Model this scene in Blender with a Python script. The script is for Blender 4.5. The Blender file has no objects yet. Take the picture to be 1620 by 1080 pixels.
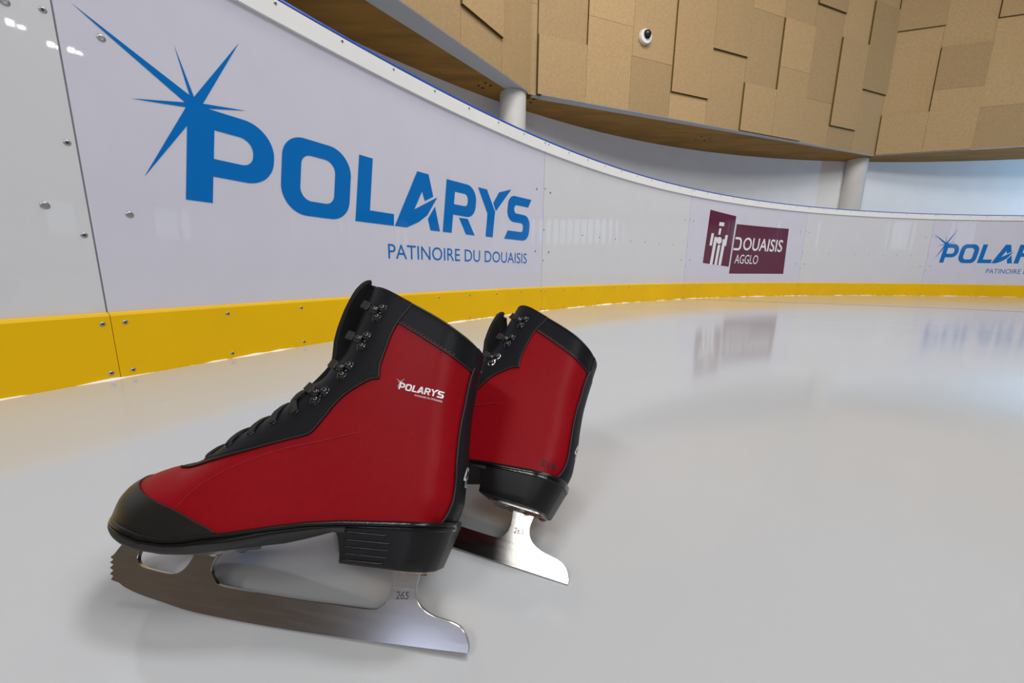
import bpy, math, random
import numpy as np
from mathutils import Vector, Matrix
from mathutils.geometry import delaunay_2d_cdt

SC = bpy.context.scene
COL = SC.collection
RNG = random.Random(7)

# ------------------------------------------------------------------ camera
CAM_H = 0.267
cam_d = bpy.data.cameras.new('camera')
cam = bpy.data.objects.new('camera', cam_d)
COL.objects.link(cam)
cam_d.sensor_fit = 'HORIZONTAL'
cam_d.sensor_width = 36.0
cam_d.lens = 609.05 / 1620.0 * 36.0
cam_d.clip_start = 0.01
cam_d.clip_end = 200
_F = Vector((0.0, 0.9827993, -0.18467684))
_R = Vector((0.99989057, 0.002732, 0.01453897))
_U = Vector((-0.01479343, 0.18465663, 0.98269175))
cam.matrix_world = Matrix(((_R.x, _U.x, -_F.x, 0.0), (_R.y, _U.y, -_F.y, 0.0), (_R.z, _U.z, -_F.z, CAM_H), (0, 0, 0, 1)))
SC.camera = cam

# ------------------------------------------------------------------ view, world, lights
SC.view_settings.view_transform = 'Standard'
SC.view_settings.look = 'None'
SC.view_settings.gamma = 1.0
SC.view_settings.use_curve_mapping = False
SC.view_settings.exposure = -0.75
world = bpy.data.worlds.new('hall_ambience')
SC.world = world
world.use_nodes = True
wn = world.node_tree.nodes['Background']
wn.inputs['Color'].default_value = (0.965, 0.98, 1.0, 1)
wn.inputs['Strength'].default_value = 0.31


def area(name, loc, target, size, size_y, power, color=(1, 1, 1)):
    d = bpy.data.lights.new(name, 'AREA')
    d.shape = 'RECTANGLE'
    d.size = size
    d.size_y = size_y
    d.energy = power
    d.color = color
    o = bpy.data.objects.new(name, d)
    COL.objects.link(o)
    o.location = loc
    o.rotation_euler = (Vector(target) - Vector(loc)).to_track_quat('-Z', 'Y').to_euler()
    return o


area('overhead_light', (-3.6, -4.5, 6.6), (0.0, 0.4, 0.2), 2.4, 1.4, 420, (1.0, 0.99, 0.98))
area('overhead_light', (4.5, -0.5, 7.2), (4.2, 0.3, 0), 4.0, 2.6, 420, (1.0, 0.99, 0.98))
area('overhead_light', (3.0, -6.5, 7.0), (2.5, 2.0, 0.5), 5.0, 2.0, 520, (1.0, 0.99, 0.98))
area('overhead_light', (1.1, 1.9, 5.7), (1.1, 2.1, 0), 1.6, 1.0, 215, (1.0, 0.99, 0.98))  # added light, lifts the middle of the ice
for lx, ly in ((15.02, -2.74), (15.20, -2.78), (15.24, -2.60), (15.92, -2.22), (16.06, -2.26), (16.08, -2.10)):
    area('overhead_light', (lx, ly, 6.5), (lx - 6, ly, 0), 0.13, 0.09, 2.5, (1.0, 0.99, 0.98))
# unseen added spot, standing in for bluish daylight from beyond the right edge
dd = bpy.data.lights.new('walkway_daylight', 'SPOT')
dd.energy = 330
dd.color = (0.30, 0.62, 1.0)
dd.spot_size = math.radians(95)
dd.spot_blend = 0.6
dd.shadow_soft_size = 0.10
do = bpy.data.objects.new('walkway_daylight', dd)
COL.objects.link(do)
do.location = (10.2, 4.9, 1.75)
do.rotation_euler = (Vector((7.6, 7.1, 1.3)) - Vector(do.location)).to_track_quat('-Z', 'Y').to_euler()

# ------------------------------------------------------------------ materials


def lin(c):
    return tuple((v / 255 / 12.92) if v / 255 <= 0.04045 else (((v / 255) + 0.055) / 1.055) ** 2.4 for v in c)


def mat(name, rgb, rough=0.5, metal=0.0, var=0.0, scale=20.0, bump=0.0, bscale=200.0, spec=0.5, stretch=(1, 1, 1), coat=0.0, rvar=0.0, detail=4.0):
    m = bpy.data.materials.new(name)
    m.use_nodes = True
    nt = m.node_tree
    b = nt.nodes['Principled BSDF']
    b.inputs['Base Color'].default_value = (*rgb, 1)
    b.inputs['Roughness'].default_value = rough
    b.inputs['Metallic'].default_value = metal
    b.inputs['Specular IOR Level'].default_value = spec
    b.inputs['Coat Weight'].default_value = coat
    b.inputs['Coat Roughness'].default_value = 0.12
    tc = nt.nodes.new('ShaderNodeTexCoord')
    mp = nt.nodes.new('ShaderNodeMapping')
    mp.inputs['Scale'].default_value = stretch
    nt.links.new(tc.outputs['Object'], mp.inputs['Vector'])
    if var > 0 or rvar > 0:
        n = nt.nodes.new('ShaderNodeTexNoise')
        n.inputs['Scale'].default_value = scale
        n.inputs['Detail'].default_value = detail
        nt.links.new(mp.outputs['Vector'], n.inputs['Vector'])
        if var > 0:
            r = nt.nodes.new('ShaderNodeValToRGB')
            r.color_ramp.elements[0].position = 0.3
            r.color_ramp.elements[1].position = 0.7
            r.color_ramp.elements[0].color = (*[v * (1 - var) for v in rgb], 1)
            r.color_ramp.elements[1].color = (*[min(1, v * (1 + var)) for v in rgb], 1)
            nt.links.new(n.outputs['Fac'], r.inputs['Fac'])
            nt.links.new(r.outputs['Color'], b.inputs['Base Color'])
        if rvar > 0:
            mr = nt.nodes.new('ShaderNodeMapRange')
            mr.inputs['To Min'].default_value = max(0, rough - rvar)
            mr.inputs['To Max'].default_value = rough + rvar
            nt.links.new(n.outputs['Fac'], mr.inputs['Value'])
            nt.links.new(mr.outputs['Result'], b.inputs['Roughness'])
    if bump > 0:
        n2 = nt.nodes.new('ShaderNodeTexNoise')
        n2.inputs['Scale'].default_value = bscale
        n2.inputs['Detail'].default_value = 3
        nt.links.new(mp.outputs['Vector'], n2.inputs['Vector'])
        bp_ = nt.nodes.new('ShaderNodeBump')
        bp_.inputs['Strength'].default_value = bump
        bp_.inputs['Distance'].default_value = 0.002
        nt.links.new(n2.outputs['Fac'], bp_.inputs['Height'])
        nt.links.new(bp_.outputs['Normal'], b.inputs['Normal'])
    return m


def emis(name, rgb, s):
    m = bpy.data.materials.new(name)
    m.use_nodes = True
    b = m.node_tree.nodes['Principled BSDF']
    b.inputs['Base Color'].default_value = (*rgb, 1)
    b.inputs['Emission Color'].default_value = (*rgb, 1)
    b.inputs['Emission Strength'].default_value = s
    return m


M = {}
M['ice'] = mat('clouded_ice', (0.475, 0.488, 0.505), rough=0.115, var=0.03, scale=1.3, bump=0.05, bscale=55, spec=0.8, rvar=0.045, detail=8)
M['board'] = mat('white_board_plastic', (0.62, 0.625, 0.65), rough=0.02, var=0.012, scale=6, spec=0.45)
M['film'] = mat('printed_film', (0.60, 0.595, 0.68), rough=0.02, var=0.012, scale=8, spec=0.45)
M['cap'] = mat('white_cap_plastic', (0.80, 0.80, 0.78), rough=0.35, var=0.02, scale=5)
M['blue_edge'] = mat('blue_edge_plastic', (0.0, 0.075, 0.50), rough=0.3)
M['yellow'] = mat('yellow_kick_plastic', (0.80, 0.47, 0.0), spec=0.2, rough=0.42, var=0.05, scale=3, bump=0.05, bscale=90)
M['seam'] = mat('grey_seam', (0.20, 0.20, 0.22), rough=0.7)
M['screw'] = mat('zinc_screw', (0.40, 0.42, 0.42), rough=0.4, metal=1.0)
M['socket'] = mat('dark_socket', (0.015, 0.015, 0.015), rough=0.6)
M['blue'] = mat('blue_print', (0.0, 0.145, 0.48), rough=0.06, spec=0.3)
M['purple'] = mat('purple_print', (0.105, 0.016, 0.045), rough=0.06, spec=0.45)
M['white_print'] = mat('white_print', (0.74, 0.73, 0.76), rough=0.12)
M['frost'] = mat('frost', (0.82, 0.82, 0.80), rough=0.7, bump=0.5, bscale=300)
M['line'] = mat('painted_line', (0.45, 0.27, 0.31), rough=0.2)
M['wall'] = mat('grey_wall_paint', (0.86, 0.865, 0.87), rough=0.7, var=0.02, scale=4)
M['rubber'] = mat('rubber_floor', (0.05, 0.05, 0.055), rough=0.8)
M['column'] = mat('concrete_column', (0.62, 0.60, 0.56), rough=0.6, var=0.03, scale=6)
M['grey_edge'] = mat('grey_fascia_edge', (0.62, 0.65, 0.68), rough=0.6)
M['soffit'] = mat('glulam_timber', (0.42, 0.215, 0.04), spec=0.2, rough=0.6, var=0.22, scale=3.0, stretch=(0.6, 3.0, 1), detail=8)
M['panel'] = mat('wood_wool_panel', (0.42, 0.278, 0.131), rough=0.85, var=0.10, scale=45, bump=0.3, bscale=150, detail=6)
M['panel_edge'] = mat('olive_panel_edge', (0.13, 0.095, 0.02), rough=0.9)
M['timber'] = mat('grey_brown_reflect', (0.20, 0.155, 0.105), rough=0.6, var=0.2, scale=3, stretch=(1, 1, 0.2))  # for the added lining that the blades reflect
M['metal_dark'] = mat('dark_hole', (0.03, 0.015, 0.01), rough=0.8)
M['camera_white'] = mat('camera_housing', (0.75, 0.75, 0.73), rough=0.35)
M['camera_lens'] = mat('camera_dome', (0.01, 0.01, 0.012), rough=0.08)
M['frame'] = mat('window_frame', (0.30, 0.31, 0.33), rough=0.5)
M['day'] = emis('daylit_glass', (0.70, 0.86, 1.0), 1.5)
M['day_added'] = emis('added_glow_pane', (0.62, 0.72, 1.0), 14.0)
M['red'] = mat('red_leather', (0.225, 0.0012, 0.0055), rough=0.42, var=0.05, scale=180, bump=0.06, bscale=1400, spec=0.12)
M['black'] = mat('black_leather', (0.0065, 0.0075, 0.0105), rough=0.42, bump=0.08, bscale=900, spec=0.12)
M['toe'] = mat('black_vinyl', (0.0065, 0.007, 0.007), rough=0.33, bump=0.05, bscale=700, spec=0.42)
M['binding'] = mat('black_binding', (0.006, 0.006, 0.007), rough=0.5)
M['tongue'] = mat('black_felt', (0.0055, 0.0058, 0.0062), rough=0.75, spec=0.2)
M['lining'] = mat('dark_lining', (0.02, 0.018, 0.016), rough=0.9)
M['sole'] = mat('black_sole', (0.005, 0.005, 0.0055), rough=0.2, spec=0.4, bump=0.06, bscale=600)
M['heel'] = mat('black_heel', (0.006, 0.006, 0.0065), rough=0.36, spec=0.3, bump=0.05, bscale=2500)
M['outsole'] = mat('grey_black_outsole', (0.022, 0.022, 0.021), rough=0.5, spec=0.3)
M['lace'] = mat('black_lace', (0.008, 0.008, 0.008), rough=0.8, bump=0.4, bscale=1500)
M['hook'] = mat('black_enamel', (0.006, 0.006, 0.007), rough=0.12, spec=0.6)
M['hook_tab'] = mat('black_hook_tab', (0.009, 0.008, 0.007), rough=0.4)
M['chrome'] = mat('chrome', (0.72, 0.72, 0.72), rough=0.12, metal=1.0)
M['steel'] = mat('brushed_steel', (0.52, 0.50, 0.48), rough=0.2, metal=1.0, var=0.05, scale=60, stretch=(0.4, 1, 6), rvar=0.05)
M['plate'] = mat('plate_steel', (0.45, 0.44, 0.42), rough=0.35, metal=1.0)
M['rust'] = mat('rust', (0.16, 0.06, 0.02), rough=0.8, var=0.3, scale=300)
M['engrave'] = mat('engraving', (0.07, 0.07, 0.075), rough=0.5, metal=0.6)
M['thread'] = mat('black_thread', (0.003, 0.003, 0.0035), rough=0.7)
M['red_thread'] = mat('red_thread', (0.27, 0.002, 0.008), rough=0.6)
M['seam_red'] = mat('red_seam', (0.17, 0.002, 0.006), rough=0.6)
M['ink'] = mat('marker_ink', (0.006, 0.003, 0.003), rough=0.7)
# gentle warm spread between the individual wood panels
_nt = M['panel'].node_tree
_oi = _nt.nodes.new('ShaderNodeObjectInfo')
_hs = _nt.nodes.new('ShaderNodeHueSaturation')
_mr = _nt.nodes.new('ShaderNodeMapRange')
_mr.inputs['To Min'].default_value = 0.86
_mr.inputs['To Max'].default_value = 1.10
_b = _nt.nodes['Principled BSDF']
_src = _b.inputs['Base Color'].links[0].from_socket
_nt.links.new(_oi.outputs['Random'], _mr.inputs['Value'])
_nt.links.new(_mr.outputs['Result'], _hs.inputs['Value'])
_nt.links.new(_src, _hs.inputs['Color'])
_nt.links.new(_hs.outputs['Color'], _b.inputs['Base Color'])

# ------------------------------------------------------------------ generic mesh helpers


class MB:
    def __init__(s):
        s.v, s.f = [], []

    def add(s, vs, fs):
        o = len(s.v)
        s.v += [tuple(float(c) for c in p) for p in vs]
        s.f += [tuple(i + o for i in f) for f in fs]
        return s

    def box(s, a, b):
        x0, y0, z0 = a
        x1, y1, z1 = b
        return s.add([(x0, y0, z0), (x1, y0, z0), (x1, y1, z0), (x0, y1, z0), (x0, y0, z1), (x1, y0, z1), (x1, y1, z1), (x0, y1, z1)],
                     [(0, 3, 2, 1), (4, 5, 6, 7), (0, 1, 5, 4), (1, 2, 6, 5), (2, 3, 7, 6), (3, 0, 4, 7)])

    def grid(s, rows, close_u=False, close_v=False):
        n, m = len(rows), len(rows[0])
        vs = [p for r in rows for p in r]
        fs = []
        for i in range(n if close_v else n - 1):
            for j in range(m if close_u else m - 1):
                fs.append((i * m + j, i * m + (j + 1) % m, ((i + 1) % n) * m + (j + 1) % m, ((i + 1) % n) * m + j))
        return s.add(vs, fs)

    def tube(s, pts, r, seg=8, flat=1.0, up=None, caps=True):
        pts = [Vector(p) for p in pts]
        rows = []
        for i, p in enumerate(pts):
            t = (pts[min(i + 1, len(pts) - 1)] - pts[max(i - 1, 0)]).normalized()
            u = Vector(up[i]) if up is not None else (Vector((0, 0, 1)) if abs(t.z) < 0.9 else Vector((1, 0, 0)))
            a = t.cross(u).normalized()
            b = a.cross(t).normalized()
            rr = r[i] if isinstance(r, (list, tuple)) else r
            rows.append([p + a * math.cos(2 * math.pi * k / seg) * rr + b * math.sin(2 * math.pi * k / seg) * rr * flat for k in range(seg)])
        o = len(s.v)
        s.grid(rows, close_u=True)
        if caps:
            s.f.append(tuple(o + k for k in range(seg))[::-1])
            s.f.append(tuple(o + (len(pts) - 1) * seg + k for k in range(seg)))
        return s

    def lathe(s, prof, c, ax, seg=16):
        """prof: (radius, height) pairs along axis ax from c"""
        ax = Vector(ax).normalized()
        a = ax.orthogonal().normalized()
        b = ax.cross(a)
        c = Vector(c)
        rows = [[c + ax * h + (a * math.cos(2 * math.pi * k / seg) + b * math.sin(2 * math.pi * k / seg)) * max(r, 1e-6) for k in range(seg)] for r, h in prof]
        return s.grid(rows, close_u=True)

    def build(s, name, material, parent=None, smooth=False, label=None, mods=()):
        me = bpy.data.meshes.new(name)
        me.from_pydata(s.v, [], s.f)
        me.update()
        if smooth:
            me.polygons.foreach_set('use_smooth', [True] * len(me.polygons))
        me.materials.append(material)
        o = bpy.data.objects.new(name, me)
        COL.objects.link(o)
        if parent is not None:
            o.parent = parent
        if label:
            o['label'] = label
        return o


def fix_normals(o):
    import bmesh
    bm = bmesh.new()
    bm.from_mesh(o.data)
    bmesh.ops.remove_doubles(bm, verts=bm.verts, dist=1e-6)
    bmesh.ops.recalc_face_normals(bm, faces=bm.faces)
    bm.to_mesh(o.data)
    bm.free()
    return o


def smooth_by_angle(o, deg=40):
    import bmesh
    bm = bmesh.new()
    bm.from_mesh(o.data)
    bmesh.ops.remove_doubles(bm, verts=bm.verts, dist=1e-6)
    bmesh.ops.recalc_face_normals(bm, faces=bm.faces)
    for f in bm.faces:
        f.smooth = True
    for e in bm.edges:
        if len(e.link_faces) == 2 and e.calc_face_angle(0) > math.radians(deg):
            e.smooth = False
    bm.to_mesh(o.data)
    bm.free()
    return o


def bevel(o, w, seg=2, angle=35):
    m = o.modifiers.new('bevel', 'BEVEL')
    m.width = w
    m.segments = seg
    m.limit_method = 'ANGLE'
    m.angle_limit = math.radians(angle)
    return o


def tag(o, label=None, cat=None, group=None, kind=None):
    for k, v in (('label', label), ('category', cat), ('group', group), ('kind', kind)):
        if v:
            o[k] = v
    return o


def empty(name, loc=(0, 0, 0)):
    o = bpy.data.objects.new(name, None)
    COL.objects.link(o)
    o.location = loc
    o.empty_display_size = 0.05
    return o


def inside(poly, x, z):
    c = False
    n = len(poly)
    j = n - 1
    for i in range(n):
        xi, zi = poly[i]
        xj, zj = poly[j]
        if (zi > z) != (zj > z) and x < (xj - xi) * (z - zi) / (zj - zi) + xi:
            c = not c
        j = i
    return c


def inside_np(poly, P):
    P = np.asarray(P)
    c = np.zeros(len(P), bool)
    n = len(poly)
    j = n - 1
    for i in range(n):
        xi, zi = poly[i]
        xj, zj = poly[j]
        if zi != zj:
            m = ((zi > P[:, 1]) != (zj > P[:, 1])) & (P[:, 0] < (xj - xi) * (P[:, 1] - zi) / (zj - zi) + xi)
            c ^= m
        j = i
    return c


def resample(pts, step, closed=False):
    pts = [tuple(p) for p in pts]
    if closed:
        pts = pts + [pts[0]]
    out = []
    for a, b in zip(pts[:-1], pts[1:]):
        d = math.dist(a, b)
        k = max(1, int(math.ceil(d / step)))
        for i in range(k):
            out.append(tuple(a[c] + (b[c] - a[c]) * i / k for c in range(len(a))))
    if not closed:
        out.append(pts[-1])
    return out


def spline(pts, step=2.0):
    """Catmull-Rom through the points, resampled"""
    P = [np.array(p, float) for p in pts]
    P = [2 * P[0] - P[1]] + P + [2 * P[-1] - P[-2]]
    out = []
    for i in range(1, len(P) - 2):
        p0, p1, p2, p3 = P[i - 1:i + 3]
        k = max(1, int(np.linalg.norm(p2 - p1) / step))
        for j in range(k):
            t = j / k
            out.append(0.5 * (2 * p1 + (p2 - p0) * t + (2 * p0 - 5 * p1 + 4 * p2 - p3) * t * t + (3 * p1 - p0 - 3 * p2 + p3) * t ** 3))
    out.append(P[-2])
    return [tuple(p) for p in out]


def triangulate(loops, extra=(), holes=()):
    """loops: outer outlines, holes: inner ones (2-D). Returns pts, tris inside."""
    pts, edges = [], []
    for lp in list(loops) + list(holes):
        o = len(pts)
        pts += [Vector(p) for p in lp]
        edges += [(o + i, o + (i + 1) % len(lp)) for i in range(len(lp))]
    pts += [Vector(p) for p in extra]
    v, e, f, *_ = delaunay_2d_cdt(pts, edges, [], 0, 1e-7)
    tris = []
    for t in f:
        cx = sum(v[i].x for i in t) / len(t)
        cz = sum(v[i].y for i in t) / len(t)
        if any(inside(lp, cx, cz) for lp in loops) and not any(inside(h, cx, cz) for h in holes):
            tris.append(tuple(t))
    return [(p.x, p.y) for p in v], tris


def text_shape(s, w=None, h=None, thick=0.0):
    """text outline of the built-in font as flat (points, tris) scaled into w x h, origin lower left"""
    cu = bpy.data.curves.new('text', 'FONT')
    cu.body = s
    cu.size = 1.0
    cu.resolution_u = 4
    cu.offset = thick
    ob = bpy.data.objects.new('text', cu)
    COL.objects.link(ob)
    dg = bpy.context.evaluated_depsgraph_get()
    dg.update()
    me = bpy.data.meshes.new_from_object(ob.evaluated_get(dg))
    v = np.array([p.co[:2] for p in me.vertices])
    f = [tuple(p.vertices) for p in me.polygons]
    bpy.data.objects.remove(ob)
    bpy.data.curves.remove(cu)
    bpy.data.meshes.remove(me)
    mn, mx = v.min(0), v.max(0)
    sc = (mx - mn)
    fx = (w / sc[0]) if w else (h / sc[1])
    fz = (h / sc[1]) if h else fx
    return [((p[0] - mn[0]) * fx, (p[1] - mn[1]) * fz) for p in v], f


def fillet(pts):
    """(u, z, r) corners to an outline with rounded corners"""
    out = []
    n = len(pts)
    for i in range(n):
        p = np.array(pts[i][:2])
        r = pts[i][2] if len(pts[i]) > 2 else 0
        if r <= 0:
            out.append(tuple(p))
            continue
        a = np.array(pts[i - 1][:2]) - p
        b = np.array(pts[(i + 1) % n][:2]) - p
        la, lb = np.linalg.norm(a), np.linalg.norm(b)
        a, b = a / la, b / lb
        half = math.acos(max(-1, min(1, a @ b))) / 2
        d = min(r / math.tan(half), la * 0.5, lb * 0.5)
        p0, p1 = p + a * d, p + b * d
        for k in range(13):
            t = k / 12
            # conic through the tangent points, close to a circular arc
            w = math.sin(half)
            den = (1 - t) ** 2 + 2 * w * t * (1 - t) + t * t
            out.append(tuple(((1 - t) ** 2 * p0 + 2 * w * t * (1 - t) * p + t * t * p1) / den))
    return out


# ------------------------------------------------------------------ lettering of the rink's wordmark (in metres on the boards)
SL = 0.13


def sl(pts):
    return [(p[0] + SL * (p[1] - 0.435), p[1], *(p[2:])) for p in pts]


STAR = [(0.0289, 0.795), (0.2215, 0.6912), (0.2019, 0.7963), (0.231, 0.6904), (0.3553, 0.8702), (0.2496, 0.681), (0.3556, 0.6989), (0.2587, 0.6722)]
P_REST = sl([(0.403, 0.6722, 0.085), (0.403, 0.502, 0.085), (0.2445, 0.502), (0.2445, 0.4322), (0.184, 0.4322), (0.184, 0.615)])
STAR2 = [(0.1054, 0.4713), (0.2102, 0.6593), (0.1027, 0.6414), (0.2096, 0.6703)]
GLYPHS = [
    ([fillet(STAR + P_REST + STAR2)], [fillet(sl([(0.2448, 0.6225), (0.3435, 0.6225, 0.034), (0.3435, 0.5483, 0.034), (0.2448, 0.5483)]))]),
    ([fillet(sl([(0.426, 0.673, 0.078), (0.672, 0.673, 0.078), (0.672, 0.4312, 0.078), (0.426, 0.4312, 0.078)]))],
     [fillet(sl([(0.488, 0.6241, 0.036), (0.6095, 0.6241, 0.036), (0.6095, 0.4795, 0.036), (0.488, 0.4795, 0.036)]))]),
    ([[(0.7324, 0.6735), (0.7925, 0.6735), (0.7677, 0.4815), (0.8833, 0.4815), (0.8809, 0.435), (0.7001, 0.435)]], []),
    ([[(0.8848, 0.435), (1.0162, 0.6738), (1.082, 0.6738), (1.1072, 0.5835), (1.0547, 0.5573), (1.0408, 0.5944), (0.994, 0.5147), (1.1327, 0.5849), (1.0693, 0.4994), (1.0164, 0.4641), (0.9491, 0.435)]], []),
    ([[(1.1163, 0.5426), (1.145, 0.435), (1.0852, 0.435), (1.071, 0.4835)]], []),
    ([fillet(sl([(1.162, 0.675), (1.3765, 0.675, 0.065), (1.3765, 0.521, 0.065), (1.222, 0.521), (1.222, 0.435), (1.162, 0.435)]))],
     [fillet(sl([(1.2225, 0.628), (1.316, 0.628, 0.024), (1.316, 0.570, 0.024), (1.2225, 0.570)]))]),
    ([[(1.2731, 0.5115), (1.336, 0.5115), (1.387, 0.435), (1.3215, 0.435)]], []),
    ([[(1.4134, 0.676), (1.4829, 0.676), (1.5488, 0.572), (1.5298, 0.436), (1.4717, 0.436), (1.4863, 0.555)]], []),
    ([[(1.5804, 0.6763), (1.6865, 0.7086), (1.555, 0.5756), (1.533, 0.6154)]], []),
    ([fillet([(1.8742, 0.678), (1.8451, 0.6305)] + sl([(1.6925, 0.6305, 0.022), (1.6925, 0.5845, 0.022), (1.8506, 0.5815, 0.055), (1.8506, 0.4358, 0.062)])
             + [(1.6273, 0.4358), (1.6579, 0.4835)] + sl([(1.7877, 0.4835, 0.02), (1.7877, 0.534, 0.02), (1.633, 0.534, 0.055), (1.633, 0.678, 0.06)]))], []),
]


def wordmark():
    V, Fc = [], []
    for lo, ho in GLYPHS:
        lo = [resample(l, 0.03, True) for l in lo]
        ho = [resample(l, 0.03, True) for l in ho]
        v, f = triangulate(lo, holes=ho)
        o = len(V)
        V += v
        Fc += [tuple(i + o for i in t) for t in f]
    return V, Fc


WORD = wordmark()


def tagline():
    v, f = text_shape('PATINOIRE DU DOUAISIS', 0.995, 0.060)
    return [(0.846 + p[0], 0.302 + p[1]) for p in v], f


TAG = tagline()


def split_words(shape, gap=0.022):
    """the tagline word by word: letters first, joined where they stand close"""
    v, f = shape
    root = list(range(len(v)))

    def find(k):
        while root[k] != k:
            root[k] = root[root[k]]
            k = root[k]
        return k
    for t in f:
        for k in t[1:]:
            root[find(k)] = find(t[0])
    span = {}
    for t in f:
        r = find(t[0])
        us = [v[k][0] for k in t]
        a, b = span.get(r, (9e9, -9e9))
        span[r] = (min(a, *us), max(b, *us))
    out, end, cur = [], None, None
    for r, (a, b) in sorted(span.items(), key=lambda q: q[1]):
        if end is None or a - end > gap:
            cur = set()
            out.append(cur)
            end = b
        cur.add(r)
        end = max(end, b)
    words = []
    for c in out:
        tr = [t for t in f if find(t[0]) in c]
        idx = sorted({k for t in tr for k in t})
        new = {k: n for n, k in enumerate(idx)}
        words.append(([v[k] for k in idx], [tuple(new[k] for k in t) for t in tr]))
    return words


TAG_WORDS = split_words(TAG)

# ------------------------------------------------------------------ the rink: boards on a circular arc
CX, CY, RB = 6.09158, -2.69376, 7.88577
A0, PL = 2.6707245, 1.99718
H_KICK, H_CAP, H_TOP = 0.1556, 0.9727, 1.0400


def bp(u, z, off=0.0):
    a = A0 - u / RB
    r = RB - off
    return (CX + r * math.cos(a), CY + r * math.sin(a), z)


def arc_shell(mb, u0, u1, prof, step=0.08, ends=True):
    """sweep a closed (off, z) profile along the arc"""
    n = max(2, int(abs(u1 - u0) / step) + 1)
    rows = [[bp(u0 + (u1 - u0) * i / (n - 1), z, o) for o, z in prof] for i in range(n)]
    o0 = len(mb.v)
    mb.grid(rows, close_u=True)
    if ends:
        k = len(prof)
        mb.f.append(tuple(o0 + i for i in range(k)))
        mb.f.append(tuple(o0 + (n - 1) * k + i for i in range(k))[::-1])
    return mb


def decal(name, shape, material, parent, off, du=0.0, dz=0.0):
    v, f = shape
    mb = MB()
    mb.add([bp(p[0] + du, p[1] + dz, off) for p in v], f)
    o = mb.build(name, material, parent)
    me = o.data
    if len(me.polygons) and me.polygons[0].normal.dot(Vector((CX, CY, 0)) - Vector(me.vertices[0].co).xy.to_3d()) < 0:
        me.flip_normals()
    return o


_SCREWS = {}


def screw_mesh(r, mname, hole):
    key = (r, mname, hole)
    if key not in _SCREWS:
        mb = MB()
        mb.lathe([(0, 0.0016), (r * 0.42, 0.0016), (r * 0.62, 0.0019), (r, 0.0004), (r, -0.001)], (0, 0, 0), (1, 0, 0), 14)
        me = bpy.data.meshes.new('screw')
        n0 = len(mb.f)
        if hole:
            mb.lathe([(0, 0.0020), (r * 0.40, 0.0020), (r * 0.42, 0.0008)], (0, 0, 0), (1, 0, 0), 8)
        me.from_pydata(mb.v, [], mb.f)
        me.materials.append(M['screw'])
        me.materials.append(M['socket'])
        for i, p in enumerate(me.polygons):
            p.material_index = 1 if i >= n0 else 0
            p.use_smooth = True
        _SCREWS[key] = me
    return _SCREWS[key]


def screw(u, z, off, parent, r=0.0052, hole=True):
    o = bpy.data.objects.new('screw', screw_mesh(r, 'screw', hole))
    COL.objects.link(o)
    o.location = bp(u, z, off)
    o.rotation_euler = (0, 0, A0 - u / RB + math.pi)
    o.parent = parent
    return o


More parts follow.
